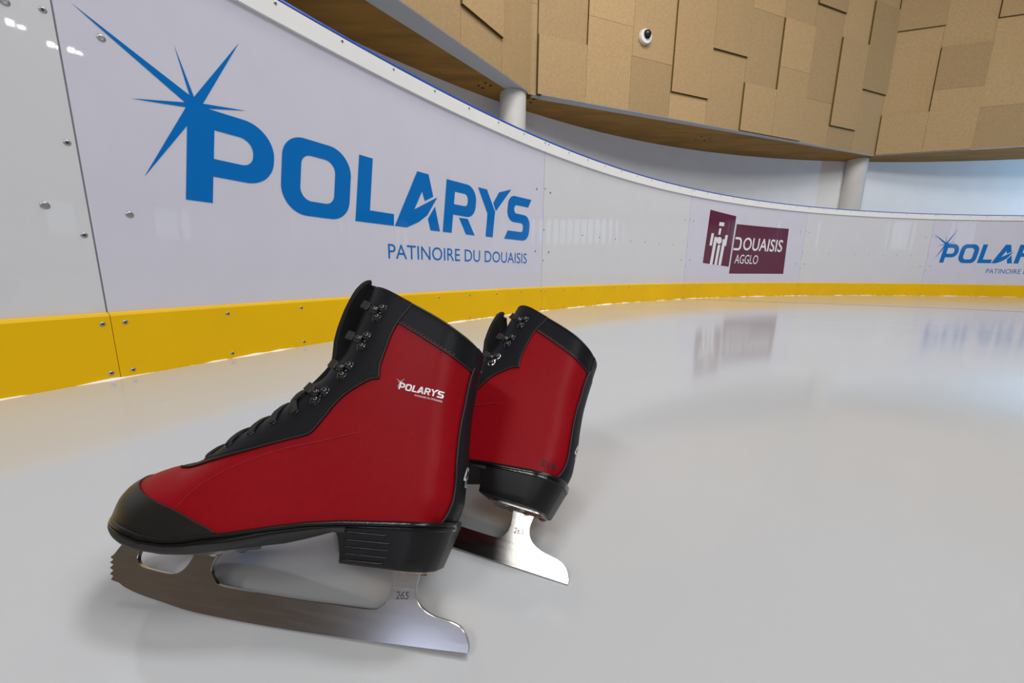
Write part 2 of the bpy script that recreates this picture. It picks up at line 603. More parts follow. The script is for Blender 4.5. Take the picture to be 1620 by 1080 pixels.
PANEL_LABELS = {
    -1: 'plain white rink board at the left edge, left of the large blue star',
    0: 'white rink board with the large blue POLARYS wordmark behind the skates',
    1: 'blank white rink board between the large blue wordmark and the purple emblem',
    2: 'white rink board carrying the purple DOUAISIS AGGLO emblem',
    3: 'blank white rink board to the right of the purple emblem',
    4: 'white rink board with a small distant blue POLARYS wordmark at the right edge',
}
boards = {}
for i in range(-1, 5):
    u0, u1 = (i * PL + 0.0016) if i >= 0 else -0.8, (i + 1) * PL - 0.0016
    root = empty('rink_board_panel', bp((u0 + u1) / 2, 0, -0.03))
    tag(root, PANEL_LABELS[i], 'rink board', 'white rink boards around the ice')
    inv = Matrix.Translation(-root.location)
    mb = arc_shell(MB(), u0, u1, [(0, 0.1), (0, H_CAP + 0.012), (-0.012, H_CAP + 0.012), (-0.012, 0.1)])
    boards[i] = (root, [mb.build('panel_sheet', M['film'] if i in (0, 2, 4) else M['board'], root)])
    kids = boards[i][1]
    small = [(0.0095, 0.763), (0.0095, 0.5155), (0.0095, 0.325)]
    if i == -1:
        for z in (0.7595, 0.5147, 0.3264):
            kids.append(screw(u1 - 0.0128, z, 0, root, 0.0062))
        for z in (0.7477, 0.3817):
            kids.append(screw(u1 - 0.062, z, 0, root, 0.0078, False))
    else:
        if i > 0:
            for du, z in small:
                kids.append(screw(u0 + du, z, 0, root, 0.0060))
        for z in (0.7485, 0.3797):
            kids.append(screw(u0 + 0.066, z, 0, root, 0.0078, False))
            kids.append(screw(u1 - 0.072, z, 0, root, 0.0074, False))
    if i in (1, 3):
        for k in range(7):
            kids.append(screw(i * PL + 0.452 + 0.2184 * k, 0.513, 0, root, 0.0060))
    # grey joint at the left edge of each sheet
    ji = i * PL if i >= 0 else -0.797
    jb = arc_shell(MB(), ji - 0.0010, ji + 0.0024, [(-0.0015, 0.15), (-0.0015, H_CAP), (-0.010, H_CAP), (-0.010, 0.15)], 0.004)
    kids.append(jb.build('joint_strip', M['seam'], root))
    if i in (0, 4):
        kids.append(decal('wordmark_print', WORD, M['blue'], root, 0.0009, i * PL))
        for wd in TAG_WORDS:
            kids.append(decal('tagline_word', wd, M['blue'], root, 0.0009, i * PL))
    if i == 2:
        L = [(4.325, 0.8786), (4.7744, 0.8503), (4.7429, 0.3266), (4.2886, 0.3574)]
        Rr = [(4.7995, 0.7725), (5.7042, 0.7725), (5.7167, 0.2585), (4.7614, 0.2537)]
        shape_v, shape_f = [], []
        for q in (L, Rr):
            v, f = triangulate([resample(q, 0.05, True)], extra=[(x, z) for x in np.arange(4.3, 5.75, 0.05) for z in np.arange(0.27, 0.87, 0.08)])
            o = len(shape_v)
            shape_v += v
            shape_f += [tuple(k + o for k in t) for t in f]
        kids.append(decal('emblem_print', (shape_v, shape_f), M['purple'], root, 0.0009))
        # white pictogram: a tower like figure with raised side bars
        lx = lambda z: SL * 0.95 * (z - 0.60)
        fv, ff = [], []

        def put(poly):
            v, f = triangulate([poly])
            o = len(fv)
            fv.extend(v)
            ff.extend(tuple(k + o for k in t) for t in f)

        def bar(x, z0, z1, w):
            put([(x - w + lx(z0), z0), (x + w + lx(z0), z0), (x + w + lx(z1), z1), (x - w + lx(z1), z1)])
        bar(4.521, 0.735, 0.772, 0.042)
        bar(4.511, 0.648, 0.712, 0.018)
        put([(4.528 + 0.044 * math.cos(2 * math.pi * k / 24), 0.590 + 0.036 * math.sin(2 * math.pi * k / 24)) for k in range(24)])
        bar(4.398, 0.534, 0.655, 0.021)
        bar(4.640, 0.540, 0.650, 0.021)
        bar(4.462, 0.336, 0.622, 0.024)
        bar(4.541, 0.337, 0.545, 0.022)
        bar(4.612, 0.338, 0.606, 0.024)
        kids.append(decal('pictogram_print', (fv, ff), M['white_print'], root, 0.0018))
        # the opening letter is an open bow, the rest plain capitals
        d_out = fillet([(4.806, 0.640), (4.925, 0.640, 0.05), (4.915, 0.502, 0.05), (4.788, 0.502), (4.790, 0.524), (4.888, 0.524, 0.03), (4.896, 0.617, 0.03), (4.803, 0.617)])
        dv, df = triangulate([d_out])
        tv, tf = text_shape('OUAISIS', 0.685, 0.138, 0.012)
        o = len(dv)
        dv = dv + [(4.945 + p[0] + SL * 0.6 * p[1], 0.506 + p[1]) for p in tv]
        df = df + [tuple(k + o for k in t) for t in tf]
        tv, tf = text_shape('AGGLO', 0.405, 0.098)
        o = len(dv)
        dv = dv + [(4.832 + p[0] + SL * 0.6 * p[1], 0.362 + p[1]) for p in tv]
        df = df + [tuple(k + o for k in t) for t in tf]
        kids.append(decal('lettering_print', (dv, df), M['white_print'], root, 0.0018))
    for k in kids:
        k.matrix_parent_inverse = inv

KICK_LABELS = {
    -1: 'yellow kick plate at the left edge of the photo, left of the first joint',
    0: 'yellow kick plate under the large blue POLARYS board, behind the skates',
    1: 'yellow kick plate under the blank board left of the purple emblem',
    2: 'yellow kick plate under the purple emblem board',
    3: 'yellow kick plate under the blank board right of the purple emblem',
    4: 'yellow kick plate at the far right under the distant small wordmark',
}
CAP_LABELS = {
    -1: 'white cap rail above the left edge board, outside the top of the photo',
    0: 'white cap rail with blue top edge running above the large blue wordmark',
    1: 'white cap rail with blue top edge above the blank board left of the purple emblem',
    2: 'white cap rail with blue top edge above the purple emblem board',
    3: 'white cap rail with blue top edge above the blank board right of the purple emblem',
    4: 'white cap rail with blue top edge above the distant small wordmark at right',
}
for i in range(-1, 5):
    u0, u1 = (i * PL + 0.0006) if i >= 0 else -0.8, (i + 1) * PL - 0.0006
    root = empty('kick_plate', bp((u0 + u1) / 2, 0, 0.01))
    tag(root, KICK_LABELS[i], 'kick plate', 'yellow kick plates along the ice')
    inv = Matrix.Translation(-root.location)
    mb = arc_shell(MB(), u0, u1, [(0.0005, -0.005), (0.012, -0.005), (0.012, H_KICK - 0.008), (0.009, H_KICK - 0.002), (0.0005, H_KICK)])
    ks = [mb.build('plate', M['yellow'], root)]
    if i >= 0:
        for k in range(9):
            u = u0 + 0.0233 + (0.2184 * k if k < 9 else 0)
            if u < u1 - 0.01:
                ks.append(screw(u, 0.1305, 0.012, root, 0.0055))
                ks.append(screw(u, 0.0150, 0.012, root, 0.0050))
    for z in (0.1305, 0.0153):
        ks.append(screw(u1 - 0.0140, z, 0.012, root, 0.0055))
    if i == -1:
        for k in range(1, 4):
            for z in (0.1305, 0.0153):
                ks.append(screw(u1 - 0.0140 - 0.2184 * k, z, 0.012, root, 0.0055))
    for k in ks:
        k.matrix_parent_inverse = inv
    root = empty('cap_rail', bp((u0 + u1) / 2, H_CAP, -0.05))
    tag(root, CAP_LABELS[i], 'cap rail', 'cap rails on top of the rink boards')
    inv = Matrix.Translation(-root.location)
    e0, e1 = (u0, u1)
    mb = arc_shell(MB(), e0, e1, [(0.0005, H_CAP), (0.010, H_CAP), (0.010, H_TOP - 0.010), (0.002, H_TOP - 0.003), (-0.10, H_TOP - 0.003), (-0.10, H_CAP + 0.013), (0.0005, H_CAP + 0.013)])
    ks = [mb.build('rail', M['cap'], root)]
    mb = arc_shell(MB(), e0, e1, [(0.0095, H_TOP - 0.0065), (0.0105, H_TOP - 0.0055), (0.008, H_TOP + 0.001), (-0.100, H_TOP + 0.003), (-0.100, H_TOP - 0.0028), (0.003, H_TOP - 0.0028)])
    ks.append(mb.build('blue_edge_strip', M['blue_edge'], root, label='bright blue strip along the top of the rail'))
    if i >= 0:
        for k in range(9):
            u = i * PL + 0.0235 + 0.2195 * k
            ks.append(screw(u, 1.0195, 0.010, root, 0.0055))
        ks.append(screw(u1 - 0.0140, 1.0195, 0.010, root, 0.0055))
    for k in ks:
        k.matrix_parent_inverse = inv

# ------------------------------------------------------------------ setting: ice, walls, fascia, soffit
V_ANG0 = math.radians(128.738)
V_STEP = math.radians(37.893)
RV = RB + 1.62
V1 = np.array([0.14924, 4.71334])
V2 = np.array([5.95073, 6.84936])
V3 = np.array([CX + (RB + 1.63) * math.cos(math.radians(52.9)), CY + (RB + 1.63) * math.sin(math.radians(52.9))])
dl_ = np.array([-0.56925, -0.82216])
V0 = V1 + dl_ * 6.19
R_OUT = RB + 2.03
Z_SOF = 2.2

mb = MB()
n = 180
mb.add([(CX, CY, 0)] + [(CX + (RB + 0.02) * math.cos(2 * math.pi * k / n), CY + (RB + 0.02) * math.sin(2 * math.pi * k / n), 0) for k in range(n)],
       [(0, 1 + k, 1 + (k + 1) % n) for k in range(n)])
ice = mb.build('floor', M['ice'])
tag(ice, 'smooth whitish ice sheet of the rink', 'ice floor', kind='structure')
# pale line painted beneath the ice surface
pl = spline([(0.6, 4.28), (1.66, 3.88), (2.33, 3.66), (2.98, 3.47), (3.56, 3.22), (3.93, 3.0), (5.2, 2.45), (6.5, 1.9)], 0.1)
rows = []
for i, p_ in enumerate(pl):
    a = np.array(pl[min(i + 1, len(pl) - 1)]) - np.array(pl[max(i - 1, 0)])
    a /= np.linalg.norm(a)
    nn = np.array([-a[1], a[0]]) * 0.022
    rows.append([(p_[0] - nn[0], p_[1] - nn[1], 0.0006), (p_[0] + nn[0], p_[1] + nn[1], 0.0006)])
MB().grid(rows).build('painted_line', M['line'], ice, label='faint pinkish line under the ice')

mb = MB()
arc_n = 160
rows = []
for k in range(arc_n + 1):
    a = 2 * math.pi * k / arc_n
    rows.append([(CX + r * math.cos(a), CY + r * math.sin(a), -0.002) for r in (RB + 0.02, R_OUT)])
mb.grid(rows)
tag(mb.build('floor_corridor', M['rubber']), 'dark walkway floor behind the rink boards', 'floor', kind='structure')

mb = MB()
rows = []
for k in range(arc_n + 1):
    a = 2 * math.pi * k / arc_n
    rows.append([(CX + r * math.cos(a), CY + r * math.sin(a), z) for r, z in ((R_OUT, 0), (R_OUT, Z_SOF + 0.05))])
mb.grid(rows)
tag(mb.build('wall_back', M['wall']), 'curved plain grey wall behind the rink boards', 'wall', kind='structure')

# the part of the rink beyond the photograph: plain continuation of boards, kick plate and cap
circ = 2 * math.pi * RB
ua, ub = 5 * PL + 0.004, circ - PL - 2.0     # gap added beside the left end board so the blades reflect brown
for nm, prof, m_, lb in (
        ('wall_rink', [(0, 0.1), (0, H_CAP), (-0.012, H_CAP), (-0.012, 0.1)], M['board'], 'white rink boards on the far side of the rink'),
        ('trim_1', [(0.0005, -0.005), (0.012, -0.005), (0.012, H_KICK), (0.0005, H_KICK)], M['yellow'], 'yellow kick strip on the far side of the rink'),
        ('trim_2', [(0.0005, H_CAP), (0.010, H_CAP), (0.010, H_TOP), (-0.10, H_TOP), (-0.10, H_CAP + 0.01)], M['cap'], 'white cap rail on the far side of the rink')):
    tag(arc_shell(MB(), ua, ub, prof, 0.3).build(nm, m_), lb, 'rink boards', kind='structure')


def box_on(P0, d, s0, s1, z0, z1, depth, back=0.02):
    """box standing on a vertical plane through P0 along d; positive depth comes towards the rink"""
    nrm = np.array([d[1], -d[0]])
    c = np.array([CX, CY])
    if nrm @ (c - P0) < 0:
        nrm = -nrm
    q = []
    for z in (z0, z1):
        for s, t in ((s0, -back), (s1, -back), (s1, depth), (s0, depth)):
            p = P0 + d * s + nrm * t
            q.append((p[0], p[1], z))
    return MB().add(q, [(0, 3, 2, 1), (4, 5, 6, 7), (0, 1, 5, 4), (1, 2, 6, 5), (2, 3, 7, 6), (3, 0, 4, 7)])


ZT = 4.6
D_ = 0.026


def fascia(nm, Pa, Pb, cols, label, label_cat='wood panel wall'):
    d = (Pb - Pa) / np.linalg.norm(Pb - Pa)
    Lc = np.linalg.norm(Pb - Pa)
    back = box_on(Pa, d, 0.07, Lc - 0.07, Z_SOF + 0.004, ZT, -0.056, 0.14).build(nm, M['grey_edge'])
    tag(back, label, label_cat, kind='structure')
    for s0, s1, segs in cols:
        for z0, z1, dp in segs:
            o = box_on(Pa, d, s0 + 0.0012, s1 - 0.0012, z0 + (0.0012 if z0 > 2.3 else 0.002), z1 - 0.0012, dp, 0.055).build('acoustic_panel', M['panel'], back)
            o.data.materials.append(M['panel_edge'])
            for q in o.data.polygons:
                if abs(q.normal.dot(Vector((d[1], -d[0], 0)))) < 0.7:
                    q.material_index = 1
    return back


def col(z_list):
    """list of (z_low, level) -> segments up to ZT; a level is one step of panel thickness"""
    out = []
    for i, (z, lv) in enumerate(z_list):
        z1 = z_list[i + 1][0] if i + 1 < len(z_list) else ZT
        out.append((z, z1, (lv - 1) * D_))
    return out


W6 = 0.6075
S0 = 0.103
LEVELS = [
    [(2.2, -1), (3.1, -1), (4.0, 0)],
    [(2.2, 1), (2.8, 0), (3.7, 0)],
    [(2.2, 1), (3.1, 1), (4.0, 1)],
    [(2.2, 1), (2.8, 1), (3.7, 1)],
    [(2.2, 1), (2.5, 2), (3.7, 2)],
    [(2.2, 1), (3.1, 2), (4.0, 1)],
    [(2.2, 2), (2.8, 1), (3.7, 1)],
    [(2.2, 2), (3.1, 2), (3.7, 1)],
    [(2.2, 1), (2.8, 1), (4.0, 2)],
    [(2.2, 1), (2.5, 2), (3.7, 1)],
    [(2.2, 1), (3.1, 2), (4.3, 1)],
]
cols1 = [(0.0, S0, col(LEVELS[0]))] + [(S0 + k * W6, S0 + (k + 1) * W6 if k < 9 else 6.182, col(LEVELS[k + 1])) for k in range(10)]
fascia('wall_upper', V1, V2, cols1, 'band of staggered tan wood wool panels above the walkway')
dR = (V3 - V2) / np.linalg.norm(V3 - V2)
LR = np.linalg.norm(V3 - V2)
colsR = [
    (0.0, 0.6, col([(2.2, 2), (2.8, 1), (4.0, 2)])),
    (0.6, 1.2, col([(2.2, 2), (3.1, 2), (3.7, 1)])),
    (1.2, 1.8, col([(2.2, 1), (2.8, 1), (4.0, 2)])),
    (1.8, 2.4, col([(2.2, 1), (3.1, 2), (3.7, 1)])),
    (2.4, 3.0, col([(2.2, 2), (2.8, 1), (4.0, 1)])),
    (3.0, 4.2, col([(2.2, 1), (3.1, 1)])),
    (4.2, LR, col([(2.2, 1), (2.8, 2)])),
]
fascia('wall_upper_right', V2, V3, colsR, 'right band of staggered tan wood wool panels, beyond the far column')
colsL = [
    (0.0, 0.515, col([(2.2, 1), (3.1, 1), (4.0, 2)])),
    (0.515, 1.12, col([(2.2, 1), (2.5, 2), (3.7, 1)])),
    (1.12, 1.725, col([(2.2, 1), (2.8, 1), (3.4, 2)])),
    (1.725, 2.33, col([(2.2, 1), (3.1, 2), (4.0, 1)])),
    (2.33, 3.5, col([(2.2, 1), (3.1, 1)])),
    (3.5, 6.19, col([(2.2, 1), (3.1, 1)])),
]
fascia('wall_upper_left', V1, V0, colsL, 'left band of tan wood wool panels rising out of the top of the photo')
# continuation around the rest of the hall
prev = V3
angs = [52.9 - 37.9 * k for k in range(1, 7)]
for k, a in enumerate(angs):
    nx = np.array([CX + RV * math.cos(math.radians(a)), CY + RV * math.sin(math.radians(a))]) if k < len(angs) - 1 else V0
    d = (nx - prev) / np.linalg.norm(nx - prev)
    o = box_on(prev, d, 0, np.linalg.norm(nx - prev), Z_SOF, ZT, 0.0, 0.1).build('wall_upper_far', M['panel'])
    tag(o, 'tan wood panel band on the far side of the hall, outside the photo', 'wood panel wall', kind='structure')
    prev = nx

# timber soffit between the fascia and the back wall, with a grey edge strip under the panels


def soffit(nm, Pa, Pb, wa, wb, label):
    n = 40
    c = np.array([CX, CY])
    d = (Pb - Pa) / np.linalg.norm(Pb - Pa)
    nrm = np.array([d[1], -d[0]])
    if nrm @ (c - Pa) < 0:
        nrm = -nrm
    lo, strip = [], []
    for i in range(n + 1):
        t = i / n
        p = Pa + (Pb - Pa) * t
        q = p - nrm * (wa + (wb - wa) * t)
        r = q - c
        o = c + r / np.linalg.norm(r) * R_OUT
        lo.append([(q[0], q[1], Z_SOF), (o[0], o[1], Z_SOF), (o[0], o[1], Z_SOF + 0.06), (q[0], q[1], Z_SOF + 0.06)])
        pf = p - nrm * 0.002
        if 0.11 < t * np.linalg.norm(Pb - Pa) or nm != 'trim_3':
            strip.append([(pf[0], pf[1], Z_SOF - 0.002), (q[0], q[1], Z_SOF - 0.002), (q[0], q[1], Z_SOF + 0.05), (pf[0], pf[1], Z_SOF + 0.05)])
    so = MB().grid(lo, close_u=True).build(nm, M['soffit'])
    tag(so, label, 'soffit', kind='structure')
    MB().grid(strip, close_u=True).build('edge_strip', M['grey_edge'], so, label='grey painted strip along the panel edge')
    return so


s_mid = soffit('trim_3', V1, V2, 0.13, 0.04, 'curved timber soffit between the two columns')
s_right = soffit('trim_4', V2, V3, 0.03, 0.03, 'timber soffit to the right of the far column')
s_left = soffit('trim_5', V0, V1, 0.30, 0.17, 'timber soffit rising left of the near column')
for pts, par in (([(-0.4, 4.57), (-0.36, 4.63), (-0.32, 4.51), (-0.27, 4.57)], s_left),
                 ([(0.1, 4.96), (0.18, 4.98), (0.14, 4.86), (0.21, 4.89), (2.68, 6.17), (2.71, 6.06), (2.84, 6.23), (2.87, 6.14)], s_mid)):
    for x, y in pts:
        MB().lathe([(0, 0.0), (0.015, 0.0), (0.015, 0.004)], (x, y, Z_SOF - 0.003), (0, 0, 1), 12).build('bolt_hole', M['metal_dark'], par)

for (x, y), lb in (((-0.03, 4.76), 'near round concrete column rising behind the large wordmark board'),
                   ((5.90, 7.10), 'far round concrete column under the fascia corner at right')):
    o = MB().lathe([(0.148, 0.0), (0.148, Z_SOF - 0.006), (0.142, Z_SOF - 0.003), (0, Z_SOF - 0.003)], (x, y, 0), (0, 0, 1), 40).build('column', M['column'])
    smooth_by_angle(o, 50)
    tag(o, lb, 'column', 'round columns behind the rink boards')

# dome camera on the panels
d1 = (V2 - V1) / np.linalg.norm(V2 - V1)
n1 = np.array([d1[1], -d1[0]])
pc = V1 + d1 * 1.4746 + n1 * 0.001
root = empty('security_camera', (pc[0], pc[1], 3.018))
tag(root, 'small white security dome camera on the wood panels near the top', 'security camera')
N3 = Vector((n1[0], n1[1], 0))
smooth_by_angle(MB().lathe([(0.0, 0), (0.082, 0), (0.086, 0.008), (0.082, 0.03), (0.076, 0.045), (0.0, 0.046)], (0, 0, 0), N3, 28).build('housing', M['camera_white'], root), 50)
dn = (N3 + Vector((d1[0] * 0.25, d1[1] * 0.25, 0.10))).normalized()
o = MB().lathe([(0.050 * math.cos(t), 0.050 * math.sin(t)) for t in [k * math.pi / 20 for k in range(11)]], N3 * 0.040 + Vector((0.006, 0.0, 0.016)), dn, 24).build('dome', M['camera_lens'], root, smooth=True)

# windows of the outer wall, out of the frame to the right: they light the walkway and show as reflections on the boards; the bright ones are added behind the camera to light the blades
for k, (a, w) in enumerate(((61.5, 0.45), (51.5, 0.30), (38.5, 0.16), (31.0, 0.10), (24.5, 0.10), (10.0, 0.6), (0.0, 0.6), (201.5, 1.25), (209.5, 1.25), (217.5, 1.25))):
    t0 = math.radians(a)
    c0 = Vector((CX + (R_OUT - 0.05) * math.cos(t0), CY + (R_OUT - 0.05) * math.sin(t0), 1.45))
    tx = Vector((-math.sin(t0), math.cos(t0), 0))
    nx_ = Vector((-math.cos(t0), -math.sin(t0), 0))

    def bx(x0, x1, z0, z1, y0, y1):
        q = []
        for z in (z0, z1):
            for x, y in ((x0, y0), (x1, y0), (x1, y1), (x0, y1)):
                q.append(c0 + tx * x + nx_ * y + Vector((0, 0, z)))
        return MB().add(q, [(0, 3, 2, 1), (4, 5, 6, 7), (0, 1, 5, 4), (1, 2, 6, 5), (2, 3, 7, 6), (3, 0, 4, 7)])
    g = bx(-w / 2, w / 2, -0.65, 0.65, 0, 0.01).build('window_%d' % (k + 1), M['day_added'] if a > 150 else M['day'])
    tag(g, 'tall unseen daylit pane, set in the outer wall for light and reflections', 'window', kind='structure')
    fr = MB()
    for a_ in ((-w / 2 - 0.05, -w / 2, -0.7, 0.7), (w / 2, w / 2 + 0.05, -0.7, 0.7), (-w / 2 - 0.05, w / 2 + 0.05, 0.65, 0.7), (-w / 2 - 0.05, w / 2 + 0.05, -0.7, -0.65)):
        q = bx(*a_, -0.01, 0.03)
        fr.add(q.v, q.f)
    fr.build('window_frame', M['frame'], g)

# unseen brown lining, added to give the blades a dark reflection
rows = []
for k in range(25):
    a = math.radians(150 + 46 * k / 24)
    rows.append([(CX + (R_OUT - 0.06) * math.cos(a), CY + (R_OUT - 0.06) * math.sin(a), z) for z in (0.0, Z_SOF)])
tag(MB().grid(rows).build('wall_blade_reflect', M['timber']), 'unseen brown lining added behind the camera for the blades to reflect', 'wall', kind='structure')
# frost scraped up along the foot of the kick plates
mb = MB()
rows = []
rr = random.Random(3)
u = -0.79
hh = 0.004
while u < 10.2:
    hh = 0.65 * hh + 0.35 * rr.choice([-0.005, -0.004, -0.003, -0.002, 0.0, 0.004, 0.007, 0.009])
    wd = 0.003 + max(hh, 0) * (1.2 + rr.random())
    rows.append([bp(u, -0.001, 0.0105), bp(u, hh, 0.0122), bp(u, hh * 0.75, 0.0122 + wd * 0.5), bp(u, -0.001, 0.013 + wd)])
    u += 0.012 + rr.random() * 0.02
fo = mb.grid(rows).build('frost_ridge', M['frost'], ice, smooth=True)
tag(fo, 'ragged white frost along the foot of the yellow kick plates', kind='stuff')
#SKATES
# ------------------------------------------------------------------ skate geometry, in millimetres: x to the toe, z up, y to the side
BACK = [(-133.5, 83), (-136.2, 92), (-137.4, 100), (-137, 113), (-136.8, 127), (-135.2, 143), (-133.8, 168), (-134.4, 196), (-135.4, 214), (-136.3, 228)]
COLLAR = [(-136.3, 228), (-134, 229), (-130, 231), (-121, 235.5), (-101, 246.5), (-76.5, 258.5), (-62.5, 265.5), (-47.5, 273), (-36, 278.5), (-22.2, 284)]
EDGE = [(104, 111.5), (90, 116), (77.5, 126), (64, 138), (49.5, 148.6), (36.5, 159.8), (28.2, 167), (14.5, 184), (3.0, 193), (-1.5, 203), (-10.1, 214.5), (-15.3, 239.7), (-18.5, 258.6), (-22.0, 284)]
TOE_TOP = [(113, 107.4), (124.5, 103.8), (137, 98), (146, 91.8), (151, 84.5), (153.5, 77.5), (154, 70), (153.5, 63)]
SOLE_LINE = [(153.5, 63), (135, 61), (115, 58), (90, 53.6), (66, 53.6), (38, 59), (20, 63), (-8, 69.6), (-34, 75), (-60, 79), (-105, 83), (-133.5, 83)]


def _spl(pts, step):
    P = [np.array(p, float) for p in pts]
    P = [2 * P[0] - P[1]] + P + [2 * P[-1] - P[-2]]
    out = []
    for i in range(1, len(P) - 2):
        p0, p1, p2, p3 = P[i - 1:i + 3]
        k = max(1, int(np.linalg.norm(p2 - p1) / step))
        for j in range(k):
            t = j / k
            out.append(0.5 * (2 * p1 + (p2 - p0) * t + (2 * p0 - 5 * p1 + 4 * p2 - p3) * t * t + (3 * p1 - p0 - 3 * p2 + p3) * t ** 3))
    out.append(P[-2])
    return np.array(out)


BACK_L = _spl(BACK, 2.0)
EDGE_L = _spl(EDGE, 2.0)
_t = np.gradient(EDGE_L, axis=0)
_t /= np.linalg.norm(_t, axis=1)[:, None]
_n = np.c_[_t[:, 1], -_t[:, 0]]
_n *= np.sign(_n[:, :1] + 1e-9)
OUT_L = EDGE_L + np.interp(np.linspace(0, 1, len(EDGE_L)), [0, 0.2, 0.55, 1], [-3.5, -1.5, 0.0, 0.0])[:, None] * _n
FRONT_L = np.vstack([_spl(np.vstack([OUT_L[::-1][:-4], TOE_TOP]), 2.0)])   # collar front -> throat -> toe tip
TOE_I = int(np.argmin(((FRONT_L - np.array([113, 107.4])) ** 2).sum(1)))
_D = np.r_[np.full(len(BACK_L), 30.0), np.interp(np.arange(len(FRONT_L)), [0, TOE_I - 12, TOE_I + 14, len(FRONT_L) - 1], [40, 40, 52, 52])]
_L = np.vstack([BACK_L, FRONT_L])
_W = np.array([(150, 70, 35), (110, 65, 43), (70, 60, 46), (30, 70, 42), (-20, 80, 36), (-70, 90, 33), (-120, 95, 31), (80, 110, 40), (30, 130, 38), (-30, 130, 36), (-80, 130, 33),
               (-125, 130, 29), (-60, 180, 37), (-120, 190, 32), (-10, 200, 34), (-70, 240, 40), (-120, 225, 37), (-30, 270, 38)], float)


_ENV = np.vstack([[(-133.5, 30)], BACK_L, [(-136.3, 330), (-22.2, 330)], FRONT_L, [(153.5, 30)]])


def _inside_env(P):
    c = np.zeros(len(P), bool)
    j = len(_ENV) - 1
    for i in range(len(_ENV)):
        xi, zi = _ENV[i]
        xj, zj = _ENV[j]
        if zi != zj:
            c ^= ((zi > P[:, 1]) != (zj > P[:, 1])) & (P[:, 0] < (xj - xi) * (P[:, 1] - zi) / (zj - zi) + xi)
        j = i
    return c


_SA = np.vstack([BACK_L[:-1], FRONT_L[:-1]])
_SB = np.vstack([BACK_L[1:], FRONT_L[1:]])
_SD = np.r_[_D[:len(BACK_L) - 1], _D[len(BACK_L):-1]]


def seg_dist(P):
    """distances from points to every piece of the open outline"""
    ab = _SB - _SA
    l2 = (ab ** 2).sum(1)
    ap = P[:, None, :] - _SA[None]
    u = np.clip((ap * ab[None]).sum(2) / l2[None], 0, 1)
    return np.sqrt(((ap - u[:, :, None] * ab[None]) ** 2).sum(2))


def half_width(x, z):
    """half width of the boot over the sagittal plane"""
    x = np.atleast_1d(np.asarray(x, float))
    z = np.atleast_1d(np.asarray(z, float))
    t = np.full(len(x), 9.0)
    for i in range(0, len(x), 4000):
        q = np.c_[x[i:i + 4000], z[i:i + 4000]]
        t[i:i + 4000] = (seg_dist(q) / _SD[None]).min(1)
    k = np.exp(-((x[:, None] - _W[None, :, 0]) ** 2 + (z[:, None] - _W[None, :, 1]) ** 2) / (2 * 33.0 ** 2)) + 1e-9
    w = (k * _W[None, :, 2]).sum(1) / k.sum(1)
    t = np.where(_inside_env(np.c_[x, z]), t, -t)
    tc = np.clip(t, 0, 1)
    return np.where(t < 0, w * t * 4.0, w * np.sqrt(np.maximum(0, 1 - (1 - tc) ** 2.2)))


def surf(x, z, off=0.0, side=1):
    """points on the boot side, pushed out along the normal by off"""
    x = np.atleast_1d(np.asarray(x, float))
    z = np.atleast_1d(np.asarray(z, float))
    w = half_width(x, z)
    w = np.maximum(w, 0)
    e = 0.35
    wx = (half_width(x + e, z) - half_width(x - e, z)) / (2 * e)
    wz = (half_width(x, z + e) - half_width(x, z - e)) / (2 * e)
    n = np.c_[-wx, np.ones_like(wx), -wz]
    n /= np.linalg.norm(n, axis=1)[:, None]
    P = np.c_[x, w, z] + n * off
    P[:, 1] *= side
    n[:, 1] *= side
    return P, n


POLY = np.vstack([BACK_L, COLLAR[1:-1], FRONT_L, SOLE_LINE[1:-1]])
POLY_T = [tuple(p) for p in POLY]
MM = 0.001
SEAM_BACK = [(-134.4, 213.4), (-132.9, 203.5), (-131.7, 188.7), (-131.3, 176.2), (-130.9, 167.6), (-130.7, 158.3), (-131.3, 140.5), (-133.2, 116.5), (-133.6, 101.9), (-131.8, 92.7), (-128.1, 84.5)]
SEAM_COLLAR = [(-67.8, 239.0), (-87.1, 229.2), (-105.6, 219.3), (-121.9, 211.1), (-133.4, 205.6)]
SEAM_PLACKET = [(-77.7, 257.6), (-74.2, 250.4), (-67.8, 239.0), (-64.1, 226.7), (-61.6, 210.5), (-60.2, 198.5), (-61.8, 188.0), (-53.7, 186.2), (-38.4, 175.3), (-29.7, 165.0), (-22.8, 152.3), (-16.3, 140.5), (-11.4, 137.1),
                (9.2, 130.0), (35.0, 120.4), (64.1, 110.8), (90, 104.6), (104, 103.6)]
SEAM_TOE = [(30.1, 61.2), (39.4, 64.5), (53.3, 68.2), (72.0, 73.6), (89.7, 76.9), (112.2, 82.2), (129.5, 88.2), (136.5, 92.5), (140.5, 95.8)]
SEAM_RED = [(72.0, 73.6), (63.7, 87.4), (52.9, 98.1), (30.7, 112.5), (1.7, 125.4), (-26.7, 133.8), (-50.2, 141.5), (-53.5, 142.5)]


def pull_in(L, d):
    L = np.array(L, float)
    t = np.gradient(L, axis=0)
    t /= np.linalg.norm(t, axis=1)[:, None] + 1e-9
    n = np.c_[-t[:, 1], t[:, 0]]
    return L + n * (np.asarray(d)[:, None] if np.ndim(d) else d)


def near_outline_points(poly):
    out = []
    for L in (BACK_L, FRONT_L):
        Lr = np.array(resample([tuple(p) for p in L], 3.0))
        for d in (0.12, 0.5, 1.2, 2.2, 3.6, 5.4, 7.8, 10.5, 14):
            for s in (1, -1):
                out.append(pull_in(Lr, s * d))
    P = np.vstack(out)
    P = P[inside_np(POLY_T, P)]
    return P


NEAR = near_outline_points(POLY_T)
_dl = lambda P, L: np.sqrt(((P[:, None, :] - np.asarray(L)[None]) ** 2).sum(2)).min(1)


